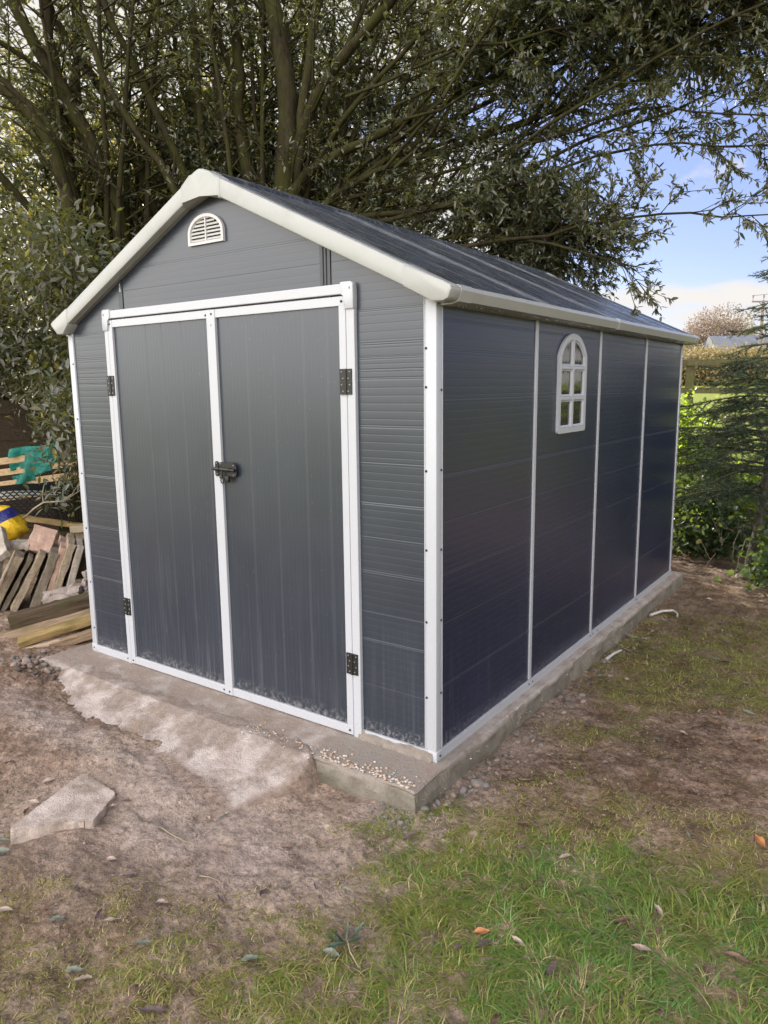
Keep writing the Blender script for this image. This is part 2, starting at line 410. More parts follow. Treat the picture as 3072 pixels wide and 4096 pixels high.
# ------------------------------------------------------------------ ground
def gz(x, y):
    x = np.asarray(x, float); y = np.asarray(y, float)
    z = -0.100+0*x
    z = z+0.025*sstep(-1.2, -2.6, x)*sstep(1.0, -0.2, y)            # higher at the left of the slab
    z = z+0.55*sstep(4.6, 8.5, y)+np.clip((y-8.5)*0.023, 0, 1.25)     # rises to the field
    near = sstep(14, 6, np.hypot(x, y))
    z = z+0.045*sstep(-0.35, -1.0, x)*np.exp(-((y+0.62)/0.30)**2)+0.045*np.exp(-((x+2.35)/0.40)**2-((y+0.40)/0.30)**2)   # earth trodden up to the ramp
    z = z+near*((fbm(x, y, 1.6, 3)-0.5)*0.045+(fbm(x+40, y, 9, 4)-0.5)*0.040+(np.abs(fbm(x+9, y+70, 26, 3, 0.7)-0.5)-0.1)*-0.040)
    # a shallow trench along the slab side
    z = z-0.006*np.exp(-((x-0.12)/0.07)**2)*sstep(-0.3, 0.1, y)*sstep(3.8, 3.4, y)
    return z
def gzs(x, y): return float(gz(np.array([x]), np.array([y]))[0])
def axis(dense0, dense1, step, far):
    a = list(np.arange(dense0, dense1, step)); s = step; p = dense1
    while p < far: a.append(p); s *= 1.16; p += s
    s = step; p = dense0-step; pre = []
    while p > -far: pre.append(p); s *= 1.16; p -= s
    return np.array(pre[::-1]+a)
xs = axis(-2.6, 1.6, 0.0115, 600); ys = axis(-1.8, 2.2, 0.0125, 600)
# grass density control points (x, y, density, greenness)
GP = np.array([(0.79,-0.33,1,.9),(0.65,-0.69,1,.85),(0.4,-0.76,.95,.7),(0.18,-0.91,.6,.5),(0.21,-1.14,.95,.45),(-0.02,-1.25,.45,.2),(-0.3,-1.34,.35,.1),(-0.63,-1.35,.32,.08),(-0.36,-1.14,.28,.12),(-0.89,-1.13,.1,.1),(-0.27,-0.85,0,0),(-0.01,-0.8,.25,.25),(-0.05,-0.64,.05,.1),(0.04,-0.33,.5,.55),(0.25,-0.35,.7,.6),(0.23,-0.51,.75,.6),(0.18,-0.1,.4,.55),(0.37,-0.1,.5,.35),(0.56,0.09,.4,.2),(0.85,0.22,.3,.15),(1.08,0.22,.5,.3),(1.06,-0.07,.95,.85),(0.84,-0.03,.9,.85),(0.59,-0.21,.9,.8),(1.19,-0.41,1,.9),(0.85,0.59,.05,.1),(0.56,0.62,.15,.2),(0.39,0.28,.25,.35),(0.38,0.75,.42,.4),(0.24,0.4,.1,.2),(0.44,1.4,.5,.3),(0.71,1.73,.55,.35),(0.78,2.45,.4,.3),(0.13,1.58,.32,.3),(0.13,0.93,.05,.2),(0.24,2.63,.35,.2),(-0.07,3.22,.1,.1),(0.53,3.46,.15,.1),(0.84,1.06,.06,.1),(1.03,0.94,.05,.1),(0.08,0.08,.05,.2),(-0.13,-0.27,0,0),(-0.72,-0.67,0,0),(-1.7,-0.65,0,0),(0.6,2.1,.5,.35),(0.4,2.0,.45,.3),(-0.6,-0.9,.03,0),(-1.2,-1.3,.08,.05),(-2.2,-0.2,0,0),(-0.4,-0.5,0,0),(0.0,-1.0,.45,.3),(-0.15,-1.05,.25,.15),(1.5,-0.2,1,.9),(1.6,.6,.3,.2),(1.5,1.5,.4,.3),(0.3,-1.8,.95,.6),(1,-1.2,1,.9),(-0.8,-1.8,.4,.2),(1.4,-2.3,1,.9),(0.02,-0.52,.3,.4)])
def grassmap(x, y):
    x = np.asarray(x, float); y = np.asarray(y, float)
    num = np.zeros_like(x); numg = np.zeros_like(x); den = np.zeros_like(x)
    for px, py, d, g in GP:
        wgt = 1/((x-px)**2+(y-py)**2+0.004)**1.8
        num += wgt*min(1.0, d*(1.6 if (px < 0.0 and py < -0.8) else 2.0 if (px > 0.1 and py > 0.9) else (1.5 if (px > 0.1 and py > -0.2) else 1.08))); numg += wgt*g; den += wgt
    return num/den, numg/den
def ground():
    X, Y = np.meshgrid(xs, ys, indexing='ij'); Z = gz(X, Y)
    nx, ny = X.shape
    d, g = grassmap(X.ravel(), Y.ravel())
    x = X.ravel(); y = Y.ravel()
    n1 = fbm(x, y, 2.2, 4); n2 = fbm(x+5, y+3, 7, 4)
    # cement dust spread in front of the ramp
    dust = np.exp(-(((x+0.55)/0.75)**2+((y+0.72)/0.33)**2))*1.0
    dust = np.maximum(dust, 0.75*np.exp(-(((x+0.0)/0.25)**2+((y+0.30)/0.16)**2)))
    dust = np.maximum(dust, 0.5*np.exp(-(((x-0.12)/0.12)**2))*(y > -0.3)*(y < 1.2))
    dust = np.maximum(dust, 0.55*np.exp(-(((x+1.0)/0.5)**2+((y+0.9)/0.4)**2)))
    dust = np.maximum(dust, 0.9*np.exp(-((y+0.62)/0.12)**2)*sstep(-2.4, -1.9, x)*sstep(-0.1, -0.4, x))
    dust = np.clip(dust*(0.45+1.1*n2), 0, 1)
    far = sstep(5.5, 8.5, y)*(x > -30)
    lawn = np.maximum(far, sstep(-3.4, -5.0, y))
    lawn = np.maximum(lawn, 0.8*sstep(5.5, 8.0, x))
    moss = np.clip(d*(0.35+1.0*n1), 0, 1)*(np.hypot(x, y) < 9)
    damp = 0.95*np.exp(-(((x-0.55)/0.62)**2))*sstep(-0.35, 0.25, y)*sstep(6.0, 4.0, y)+0.95*np.exp(-(((x+2.3)/0.75)**2+((y+0.80)/0.35)**2))+0.8*np.exp(-(((x+0.55)/0.5)**2+((y+1.05)/0.14)**2))
    damp = np.clip(damp*(0.45+1.1*n1), 0, 1)
    a = np.stack([dust, moss, lawn], 1)
    idx = np.arange(nx*ny).reshape(nx, ny)
    F = np.stack([idx[:-1, :-1], idx[1:, :-1], idx[1:, 1:], idx[:-1, 1:]], -1).reshape(-1, 4)
    me = mesh_np('ground', np.stack([x, y, Z.ravel()], 1), [F], {'mask': a, 'damp': damp})
    m, t, b, o = mat('bare muddy earth'); c = objco(t)
    at = N(t, 'ShaderNodeAttribute', _attribute_name='mask'); s = N(t, 'ShaderNodeSeparateColor'); L(t, at.outputs['Color'], s.inputs[0])
    n = noise(t, 7, 9, 0.68, c); v = ramp(t, [(0.30, (0.080, 0.046, 0.030)), (0.47, (0.220, 0.150, 0.110)), (0.68, (0.42, 0.315, 0.255))]); L(t, n, v.inputs[0])
    fine = noise(t, 60, 6, 0.7, c)
    fr = ramp(t, [(0.36, (0.45, 0.42, 0.40)), (0.48, (0.97, 0.97, 0.97)), (0.62, (1.4, 1.4, 1.4))]); L(t, fine, fr.inputs[0])
    col = mixc(t, 1.0, v.outputs[0], fr.outputs[0], 'MULTIPLY')
    red = ramp(t, [(0.52, (0, 0, 0)), (0.68, (1, 1, 1))]); L(t, noise(t, 3.1, 4, 0.6, c), red.inputs[0])
    col = mixc(t, math_(t, 'MULTIPLY', red.outputs[0], 0.5), col, (0.215, 0.130, 0.085))
    fl = ramp(t, [(0.66, (0, 0, 0)), (0.70, (1, 1, 1))]); L(t, noise(t, 105, 4, 0.65, c), fl.inputs[0])
    col = mixc(t, math_(t, 'MULTIPLY', fl.outputs[0], 0.55), col, (0.50, 0.40, 0.34))
    da = N(t, 'ShaderNodeAttribute', _attribute_name='damp')
    col = mixc(t, math_(t, 'MULTIPLY', da.outputs['Fac'], 0.8), col, mixc(t, 1.0, col, (0.46, 0.42, 0.41), 'MULTIPLY'))
    pits = ramp(t, [(0.34, (0.28, 0.25, 0.25)), (0.43, (1, 1, 1))]); L(t, noise(t, 34, 8, 0.78, c), pits.inputs[0])
    col = mixc(t, 0.8, col, mixc(t, 1.0, col, pits.outputs[0], 'MULTIPLY'))
    dn = ramp(t, [(0.35, (0.27, 0.215, 0.19)), (0.65, (0.47, 0.39, 0.355))]); L(t, fine, dn.inputs[0])
    col = mixc(t, math_(t, 'MULTIPLY', s.outputs[0], 0.72), col, dn.outputs[0])
    mo = ramp(t, [(0.35, (0.065, 0.055, 0.025)), (0.65, (0.155, 0.135, 0.050))]); L(t, noise(t, 38, 5, 0.7, c), mo.inputs[0])
    mk = math_(t, 'MULTIPLY', s.outputs[1], math_(t, 'MULTIPLY_ADD', noise(t, 11, 5, 0.7, c), 1.6, -0.25), clamp=True)
    col = mixc(t, math_(t, 'MULTIPLY', mk, 0.75), col, mo.outputs[0])
    la = ramp(t, [(0.3, (0.12, 0.155, 0.02)), (0.7, (0.20, 0.225, 0.03))]); L(t, noise(t, 3.0, 9, 0.75, c), la.inputs[0])
    col = mixc(t, s.outputs[2], col, la.outputs[0])
    L(t, col, b.inputs['Base Color']); b.inputs['Roughness'].default_value = 0.82
    b.inputs['Specular IOR Level'].default_value = 0.18
    h = math_(t, 'ADD', math_(t, 'MULTIPLY', noise(t, 45, 8, 0.72, c), 1.0), math_(t, 'MULTIPLY', noise(t, 14, 4, 0.6, c, 1.5), 0.8))
    bump(t, b, h, 0.8, 0.016)
    return tag(link('ground', me, m), kind='structure')
ground()

# ------------------------------------------------------------------ shed
W_, L_, H_ = 2.295, 3.526, 1.80
SLOPE = 0.475; RX = -1.147; RZ = 2.400
def T(x): return RZ-SLOPE*abs(x-RX)
shed = empty('garden_shed', (-1.147, 1.763, 0), 'dark grey plastic garden shed with white trim and arched side window on a concrete base', 'shed')
def part(mb, name, m, parent=None, smooth=False): return mb.build(name, m, parent or shed, smooth)

# wall panels (front)
def front_panel(x0, x1, z0, name='wall_panel', y=0.0, m=None):
    mb = MB(); top = lambda x: T(x)-0.045
    poly = [(x0, z0), (x1, z0), (x1, top(x1))]
    if x0 < RX < x1: poly.append((RX, top(RX)))
    poly.append((x0, top(x0)))
    mb.prism(poly, y, y+0.018); return part(mb, name, m or M_front)
front_panel(-2.27, -1.8415, 0.02)
front_panel(-0.4785, -0.035, 0.02)
front_panel(-1.8065, -0.5355, 1.80)
s1 = front_panel(-1.8395, -1.8085, 1.80, 'joint_strip', -0.004, M_strip)
s2 = front_panel(-0.5335, -0.4805, 1.80, 'joint_strip', -0.004, M_strip)
for x in (-0.515, -0.499):
    mb = MB(); mb.box(x-0.002, x+0.002, -0.0058, -0.002, 1.84, T(x)-0.06); part(mb, 'strip_bead', M_dark, s2)
# white stamp printed on the strip
fc = bpy.data.curves.new('stamp', 'FONT'); fc.body = 'VA-2088'; fc.size = 0.012; fc.extrude = 0.0002; fc.align_x = 'CENTER'
fo = bpy.data.objects.new('stamp_tmp', fc); COL.objects.link(fo)
bpy.context.view_layer.update()
me = bpy.data.meshes.new_from_object(fo.evaluated_get(bpy.context.evaluated_depsgraph_get()))
bpy.data.objects.remove(fo)
me.transform(Matrix.Translation((-1.8275, -0.0046, 1.975)) @ Matrix.Rotation(R(90), 4, 'X') @ Matrix.Rotation(R(-90), 4, 'Z'))
st = link('stamp', me, M_ink, s1); st['label'] = 'small white stamp reading VA-2088'
# wall panels (right side), between the vertical strips
TY = [0.0, 0.884, 1.742, 2.616, 3.526]
for i in range(4):
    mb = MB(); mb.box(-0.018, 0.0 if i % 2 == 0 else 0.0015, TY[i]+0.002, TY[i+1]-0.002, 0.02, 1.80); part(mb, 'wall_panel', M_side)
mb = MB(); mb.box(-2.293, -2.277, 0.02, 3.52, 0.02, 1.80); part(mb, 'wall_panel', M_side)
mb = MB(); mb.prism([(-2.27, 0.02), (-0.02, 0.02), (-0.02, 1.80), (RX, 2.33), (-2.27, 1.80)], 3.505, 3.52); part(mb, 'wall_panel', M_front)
# dark lining so that the window looks into a dim room
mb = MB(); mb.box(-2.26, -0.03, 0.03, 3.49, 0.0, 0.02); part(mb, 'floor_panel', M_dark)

# screws: one small domed head, copied
mb = MB(); mb.dome((0, 0, 0), (0, 0, 1), 0.0052, 0.0035); SCREW = mb.mesh('screw', True)
def screw(p, nrm, parent=None, m=None, s=1.0):
    par = parent or shed
    o = bpy.data.objects.new('screw', SCREW if m is None else m); COL.objects.link(o)
    if not o.data.materials: o.data.materials.append(M_screw)
    q = Vector((0, 0, 1)).rotation_difference(Vector(nrm)); o.rotation_mode = 'QUATERNION'; o.rotation_quaternion = q
    o.location = p; o.scale = (s, s, s); o.parent = par
    top = par
    base = top.location if top.parent is None else top.parent.location
    o.matrix_parent_inverse = Matrix.Translation(shed.location).inverted() if par is shed else Matrix.Identity(4)
    return o
BOLTHEAD = SCREW.copy(); BOLTHEAD.materials.clear(); BOLTHEAD.materials.append(M_bolt)

# corner posts
def post(x0, x1, y0, y1, name='corner_post'):
    mb = MB(); mb.box(x0, x1, y0, y1, 0.0, 1.80, bev=0.005); return part(mb, name, M_white, smooth=True)
p = post(-0.046, 0.008, -0.009, 0.036)
# tiny proud lip along both edges of the post
mb = MB(); mb.box(-0.044, -0.041, -0.0115, -0.008, 0.04, 1.79); mb.box(0.007, 0.0105, 0.031, 0.034, 0.04, 1.79); part(mb, 'edge_lip', M_white, p)
for z in (1.61, 1.47, 1.16, 0.857, 0.572, 0.263): screw((-0.036, -0.0092, z), (0, -1, 0), p)
for z in (1.768, 1.46, 1.164, 0.859, 0.58, 0.282): screw((0.0082, 0.025, z), (1, 0, 0), p)
p = post(-2.301, -2.258, -0.009, 0.036)
for z in (1.615, 1.322, 1.025, 0.719, 0.41, 0.141): screw((-2.268, -0.0092, z), (0, -1, 0), p)
p = post(-0.03, 0.008, 3.500, 3.534)
for z in (1.76, 1.454, 0.933, 0.592, 0.264): screw((0.0082, 3.508, z), (1, 0, 0), p)
post(-2.301, -2.26, 3.500, 3.534)
# vertical side strips and base rails
for i, y in enumerate(TY[1:4]):
    mb = MB(); mb.box(-0.005, 0.0065, y-0.014, y+0.014, 0.041, 1.80, bev=0.002); part(mb, 'joint_strip', M_white)
mb = MB()
mb.box(-0.004, 0.010, -0.012, 1.828, -0.001, 0.040, bev=0.002); b1 = part(mb, 'base_rail', M_white)
mb = MB(); mb.box(-0.004, 0.0095, 1.829, 3.538, -0.001, 0.040, bev=0.002); b2 = part(mb, 'base_rail', M_white)
mb = MB(); mb.box(-0.030, 0.012, -0.013, 0.030, -0.001, 0.043, bev=0.003); part(mb, 'base_corner', M_white, smooth=True)
screw((0.0122, 0.012, 0.022), (1, 0, 0))
for y in (0.864, 0.908, 1.72, 1.765, 1.84, 2.60, 2.63): screw((0.0102, y, 0.024), (1, 0, 0), b1 if y < 1.82 else b2, s=0.9)
for (x0, x1) in ((-2.297, -1.953), (-0.357, -0.031)):
    mb = MB(); mb.box(x0, x1, -0.011, 0.004, -0.001, 0.040, bev=0.002); part(mb, 'base_rail', M_white)
screw((-2.28, -0.0112, 0.022), (0, -1, 0)); screw((-1.968, -0.0112, 0.020), (0, -1, 0))
mb = MB(); mb.box(-2.302, -2.255, -0.0125, 0.03, -0.001, 0.044, bev=0.003); part(mb, 'base_corner', M_white, smooth=True)

# fresh mortar smeared over the base rail at the right of the doors
V = []; F = []; n = 34
for i in range(n+1):
    x = -0.372+0.365*i/n
    top = 0.018+0.030*float(fbm(np.array([x]), np.array([3.3]), 14, 3)[0])*(0.6+0.8*i/n)
    if i < 3: top += 0.02
    for (y, z) in ((-0.034, -0.008), (-0.022, 0.002), (-0.0145, top*0.6), (-0.0116, top)):
        V.append((x, y-0.003*float(vnoise(np.array([x*90]), np.array([z*90]))[0]), z))
for i in range(n):
    for k in range(3):
        a = i*4+k; F.append((a, a+4, a+5, a+1))
M_mortar = stone('damp fresh mortar', (0.15, 0.125, 0.108), (0.25, 0.215, 0.19), None, scale=30, bm_=0.8)
me = bpy.data.meshes.new('mortar_smear'); me.from_pydata(V, [], F); link('mortar_smear', me, M_mortar, shed)

# door frame
M_frame = M_white
mb = MB(); mb.box(-1.957, -1.928, -0.018, 0.004, -0.001, 1.822, bev=0.003); part(mb, 'door_jamb', M_frame)
mb = MB(); mb.box(-0.397, -0.357, -0.018, 0.004, 0.0, 1.822, bev=0.003); part(mb, 'door_jamb', M_frame)
mb = MB(); mb.box(-1.915, -0.410, -0.021, 0.004, 1.829, 1.868, bev=0.003); part(mb, 'door_head', M_white)
def frame_corner(s, x):
    pts = [(0, 0.0), (0, 0.046), (-0.004, 0.056), (-0.014, 0.060), (-0.062, 0.060), (-0.062, 0.014), (-0.046, 0.010), (-0.043, 0.0), (-0.043, -0.042), (0, -0.042)]
    poly = [(x+s*px, 1.814+pz) for px, pz in pts]
    mb = MB(); mb.prism(poly, -0.026, 0.004, bev=0.0025); o = part(mb, 'frame_corner', M_white, smooth=True)
    screw((x-s*0.016, -0.0262, 1.850), (0, -1, 0), o, BOLTHEAD, 0.8)
frame_corner(1, -0.355); frame_corner(-1, -1.960)
mb = MB(); mb.box(-1.93, -0.395, 0.006, 0.03, 0.0, 1.83); part(mb, 'door_backing', M_dark)

# doors
def door(x0, x1, left):
    mb = MB(); mb.box(x0+0.004, x1-0.004, -0.006, 0.004, 0.01, 1.815)
    d = part(mb, 'door', M_door)
    st = 0.042
    def rail(a, b, z0, z1, y, nm):
        m2 = MB(); m2.box(a, b, y, -0.004, z0, z1, bev=0.002); return part(m2, nm, M_white, d)
    rail(x0, x1, 1.786, 1.822, -0.0165, 'door_top_rail')
    rail(x0, x1, 0.006, 0.046, -0.0165, 'door_bottom_rail')
    if left:
        rail(x0, x0+st-0.008, 0.006, 1.822, -0.0185, 'door_stile')
        for z in (1.803, 0.024): screw((x0+0.016, -0.0187, z), (0, -1, 0), d)
        screw((x1-0.012, -0.0167, 1.800), (0, -1, 0), d); screw((x1-0.012, -0.0167, 0.024), (0, -1, 0), d)
    else:
        rail(x1-0.034, x1, 0.006, 1.822, -0.0160, 'door_stile')
        rail(x0, x0+0.054, 0.006, 1.822, -0.0200, 'door_stile')
        for (x, z) in ((x1-0.018, 1.803), (x1-0.018, 0.026)): screw((x, -0.0187, z), (0, -1, 0), d)
        for z in (1.803, 0.024): screw((x0+0.034, -0.0202, z), (0, -1, 0), d)
        screw((x0+0.03, -0.0202, 1.755), (0, -1, 0), d, BOLTHEAD, 0.7)
    return d
dl = door(-1.926, -1.186, True); dr = door(-1.190, -0.400, False)

def hinge(x, z0, z1):
    mb = MB(); mb.box(x-0.031, x-0.003, -0.0225, -0.0165, z0, z1, bev=0.0008); mb.box(x+0.003, x+0.029, -0.0225, -0.0165, z0, z1, bev=0.0008)
    h = part(mb, 'hinge', M_black)
    m2 = MB(); m2.cyl((x, -0.0225, z0), (x, -0.0225, z1), 0.0055, 10); part(m2, 'hinge_pin', M_black, h, True)
    for k in range(4):
        for s in (-1, 1):
            screw((x+s*(0.013 if k % 2 == 0 else 0.020), -0.0226, z0+(z1-z0)*(0.13+0.25*k)), (0, -1, 0), h, BOLTHEAD, 0.75)
hinge(-1.930, 1.446, 1.547); hinge(-1.928, 0.278, 0.371)
hinge(-0.400, 1.445, 1.545); hinge(-0.396, 0.282, 0.374)

# sliding bolt latch
mb = MB(); mb.prism([(-1.148, 1.066), (-1.148, 1.137), (-1.140, 1.143), (-1.058, 1.143), (-1.042, 1.135), (-1.036, 1.120), (-1.036, 1.090), (-1.046, 1.078), (-1.096, 1.078), (-1.102, 1.070)], -0.0245, -0.0195)
la = part(mb, 'latch', M_black)
mb = MB(); mb.prism([(-1.174, 1.084), (-1.174, 1.138), (-1.168, 1.146), (-1.158, 1.146), (-1.152, 1.138), (-1.152, 1.080), (-1.166, 1.076)], -0.0260, -0.0200); part(mb, 'keeper_plate', M_black, la)
mb = MB(); mb.cyl((-1.184, -0.032, 1.113), (-1.040, -0.032, 1.109), 0.0072, 12); part(mb, 'bolt_rod', M_black, la, True)
mb = MB(); mb.cyl((-1.166, -0.031, 1.1125), (-1.138, -0.031, 1.1118), 0.0105, 12); mb.cyl((-1.132, -0.031, 1.1116), (-1.070, -0.031, 1.1098), 0.0098, 12); part(mb, 'bolt_sleeve', M_black, la, True)
mb = MB(); mb.box(-1.122, -1.113, -0.040, -0.035, 1.070, 1.106)
for k in range(14):
    a0 = 2*math.pi*k/14; a1 = 2*math.pi*(k+1)/14
    mb.cyl((-1.1175+0.009*math.sin(a0), -0.037, 1.060+0.012*math.cos(a0)), (-1.1175+0.009*math.sin(a1), -0.037, 1.060+0.012*math.cos(a1)), 0.0028, 6)
part(mb, 'hasp_ring', M_black, la, True)
mb = MB(); mb.box(-1.100, -1.078, -0.038, -0.022, 1.052, 1.082, bev=0.003); part(mb, 'staple', M_black, la, True)
for (x, z) in ((-1.163, 1.136), (-1.160, 1.088), (-1.138, 1.135), (-1.136, 1.080), (-1.054, 1.131), (-1.054, 1.088)):
    screw((x, -0.0262 if x < -1.15 else -0.0247, z), (0, -1, 0), la, BOLTHEAD, 0.85)

# vent in the gable
VB, VT = 2.106, 2.232; VX0, VX1 = -1.290, -1.064; VC = (VX0+VX1)/2
def vent_outline(ins):
    a = (VX1-VX0)/2-ins; zb = VB+ins*0.9; zs = VB+0.045; h = VT-zs-ins
    return [(VC-a, zb), (VC+a, zb)]+[(VC+a*math.cos(t), zs+h*math.sin(t)) for t in np.linspace(0, math.pi, 26)]
ve = link('vent', plate_holes(vent_outline(0), [vent_outline(0.013)], 0.014, -0.001, lambda u, v, d: (u, -d, v), [vent_outline(0.017)]), M_vent, shed)
mb = MB()
ao = vent_outline(0.014); half = lambda z: ((VX1-VX0)/2-0.014)*(1 if z < VB+0.045 else math.sqrt(max(0, 1-((z-VB-0.045)/(VT-VB-0.045-0.014))**2)))
for k in range(7):
    z = VB+0.018+k*0.0152; a = half(min(z+0.006, VT-0.016))
    if a < 0.02: continue
    for s in (-1, 1):
        x0, x1 = (VC-a, VC-0.003) if s < 0 else (VC+0.003, VC+a)
        mb.prism([(-0.010, z-0.002), (-0.0085, z-0.0035), (0.002, z+0.0085), (0.0005, z+0.010)], x0, x1, 'yz')
part(mb, 'louvre', M_vent, ve)
mb = MB(); mb.box(VC-0.0028, VC+0.0028, -0.0115, 0.0, VB+0.012, VT-0.014); part(mb, 'louvre_bar', M_vent, ve)
mb = MB(); mb.prism(vent_outline(0.016), -0.0006, -0.0002); part(mb, 'vent_backing', M_dark, ve)

# arched window on the right wall
Y0, Y1, WZ0, WZS, WZT = 1.134, 1.510, 1.234, 1.612, 1.727
YC = (Y0+Y1)/2
def arch(ins, n=22):
    a = (Y1-Y0)/2-ins; hgt = WZT-WZS-ins
    return [(YC+a*math.cos(t), WZS+hgt*max(0.0, 1-abs(math.cos(t))**2.3)**0.85) for t in np.linspace(0, math.pi, n)]
r = 0.014
outer = [(Y0+r, WZ0), (Y1-r, WZ0), (Y1-0.004, WZ0+0.004), (Y1, WZ0+r)]+arch(0)+[(Y0, WZ0+r), (Y0+0.004, WZ0+0.004)]
def rr(u0, u1, v0, v1, q=0.010):
    out = []
    for cx, cy, a0 in ((u1-q, v0+q, -90), (u1-q, v1-q, 0), (u0+q, v1-q, 90), (u0+q, v0+q, 180)):
        out += [(cx+q*math.cos(R(a0+k*30)), cy+q*math.sin(R(a0+k*30))) for k in range(4)]
    return out
cols = ((Y0+0.030, YC-0.010), (YC+0.010, Y1-0.030)); rows = ((1.262, 1.400), (1.416, 1.552))
def holes(ins):
    hs = []
    for (a, b) in cols:
        for (c, d) in rows: hs.append(rr(a+ins, b-ins, c+ins, d-ins))
    def zt(y, i_):
        aa = (Y1-Y0)/2-i_; c_ = min(1.0, abs(y-YC)/aa); return WZS+(WZT-WZS-i_)*max(0.0, 1-c_**2.3)**0.85
    for (c0_, c1_) in cols:
        a, b = c0_+ins, c1_-ins
        hs.append([(a, 1.566+ins), (b, 1.566+ins)]+[(y, zt(y, 0.030+ins)) for y in np.linspace(b-0.001, a+0.001, 12)])
    return hs
wf = link('window', plate_holes(outer, holes(0.0), 0.014, -0.002, lambda u, v, d: (d, u, v), None), M_white, shed)
hb = holes(0.011); hf = holes(0.001)
V = []; F = []
for a_, b_ in zip(hf, hb):
    i0 = len(V); n = len(a_)
    V += [(0.0135, u, v) for u, v in a_]+[(0.0085, a_[i][0]*0.25+b_[i][0]*0.75, a_[i][1]*0.25+b_[i][1]*0.75) for i in range(n)]+[(0.0075, u, v) for u, v in b_]+[(0.0035, u, v) for u, v in b_]
    for k in range(3):
        for i in range(n): F.append((i0+k*n+i, i0+k*n+(i+1) % n, i0+(k+1)*n+(i+1) % n, i0+(k+1)*n+i))
me = bpy.data.meshes.new('glazing_bead'); me.from_pydata(V, [], F)
bm = bmesh.new(); bm.from_mesh(me); bmesh.ops.recalc_face_normals(bm, faces=bm.faces[:]); bm.to_mesh(me); bm.free()
link('glazing_bead', me, M_white, wf)
mb = MB(); mb.box(0.0020, 0.0035, Y0+0.02, Y1-0.02, WZ0+0.02, WZS+0.002); mb.prism([(YC-0.165, WZS+0.0025), (YC+0.165, WZS+0.0025)]+arch(0.03)[1:-1], 0.0020, 0.0035, 'yz'); part(mb, 'window_pane', M_glass, wf)

# roof: ribbed sheets
def roof_sheet(s, x_eave):
    prof = []
    ev = [(-0.045, 0.0)]
    for k in range(0, 5):
        y0 = 0.884*k if k else 0.0
        for dy, h, w2 in ((-0.085, 0.003, 0.004), (-0.045, 0.005, 0.005), (0.0, 0.006, 0.008), (0.045, 0.005, 0.005), (0.44, 0.002, 0.004)):
            y = y0+dy
            if -0.03 < y-w2 and y+w2 < 3.60: ev += [(y-w2-0.003, 0), (y-w2, h), (y+w2, h), (y+w2+0.003, 0)]
    ev.append((3.625, 0)); ev.sort()
    V = []; F = []; NS = 6
    for k in range(NS+1):
        x = RX+s*0.012+(x_eave-RX-s*0.012)*k/NS; z = T(x)-0.001
        for (y, h) in ev: V.append((x, y, z+h))
    n = len(ev)
    for k in range(NS):
        for i in range(n-1): F.append((k*n+i, (k+1)*n+i, (k+1)*n+i+1, k*n+i+1))
    b0 = len(V)
    V += [(RX+s*0.012, -0.045, T(RX+s*0.012)-0.02), (RX+s*0.012, 3.625, T(RX+s*0.012)-0.02), (x_eave, 3.625, T(x_eave)-0.02), (x_eave, -0.045, T(x_eave)-0.02)]
    F.append((b0, b0+1, b0+2, b0+3))
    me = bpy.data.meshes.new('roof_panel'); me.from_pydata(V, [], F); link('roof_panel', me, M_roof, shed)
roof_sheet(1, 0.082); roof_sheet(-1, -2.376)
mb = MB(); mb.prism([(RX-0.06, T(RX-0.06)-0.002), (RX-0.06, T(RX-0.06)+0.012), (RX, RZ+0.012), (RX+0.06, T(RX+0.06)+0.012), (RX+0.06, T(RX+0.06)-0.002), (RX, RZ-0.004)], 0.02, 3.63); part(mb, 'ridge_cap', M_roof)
# white bargeboards front and back
def barge(x0, x1, o=0.0, y0=-0.058, y1=0.012, name='bargeboard'):
    mb = MB(); mb.prism([(x0, T(x0)-0.074-o), (x1, T(x1)-0.074-o), (x1, T(x1)+0.004+o), (x0, T(x0)+0.004+o)], y0-o, y1, bev=0.008); return part(mb, name, M_cream, smooth=True)
for (ya, yb) in ((-0.058, 0.012), (3.53, 3.600)):
    barge(-2.225, -1.262, 0, ya, yb); barge(-1.030, -0.095, 0, ya, yb)
    mb = MB()
    ap = [(-1.272, T(-1.272)+0.007), (-1.205, RZ-0.018), (-1.178, RZ-0.004), (-1.147, RZ+0.005), (-1.114, RZ-0.004), (-1.085, RZ-0.018), (-1.020, T(-1.02)+0.007), (-1.020, T(-1.02)-0.079), (-1.147, T(-1.147)-0.098), (-1.272, T(-1.272)-0.079)]
    mb.prism(ap, ya-0.004 if ya < 0 else ya, yb if ya < 0 else yb+0.004, bev=0.012); part(mb, 'apex_cap', M_cream, smooth=True)
    mb = MB(); mb.prism([(-2.372, 1.822), (-2.362, 1.834), (-2.212, T(-2.212)+0.007), (-2.212, T(-2.212)-0.079), (-2.262, 1.768), (-2.312, 1.768)], ya-0.004, yb+0.02, bev=0.010); c = part(mb, 'eave_corner', M_cream, smooth=True)
    if ya < 0: screw((-2.250, -0.028, 1.770), (-0.4, 0, -1), c)
for (x0, x1) in ((-2.20, -1.28), (-1.01, -0.12)):
    mb = MB(); mb.prism([(x0, T(x0)-0.0765), (x1, T(x1)-0.0765), (x1, T(x1)-0.073), (x0, T(x0)-0.073)], -0.030, -0.027); part(mb, 'bargeboard_seam', M_cream)
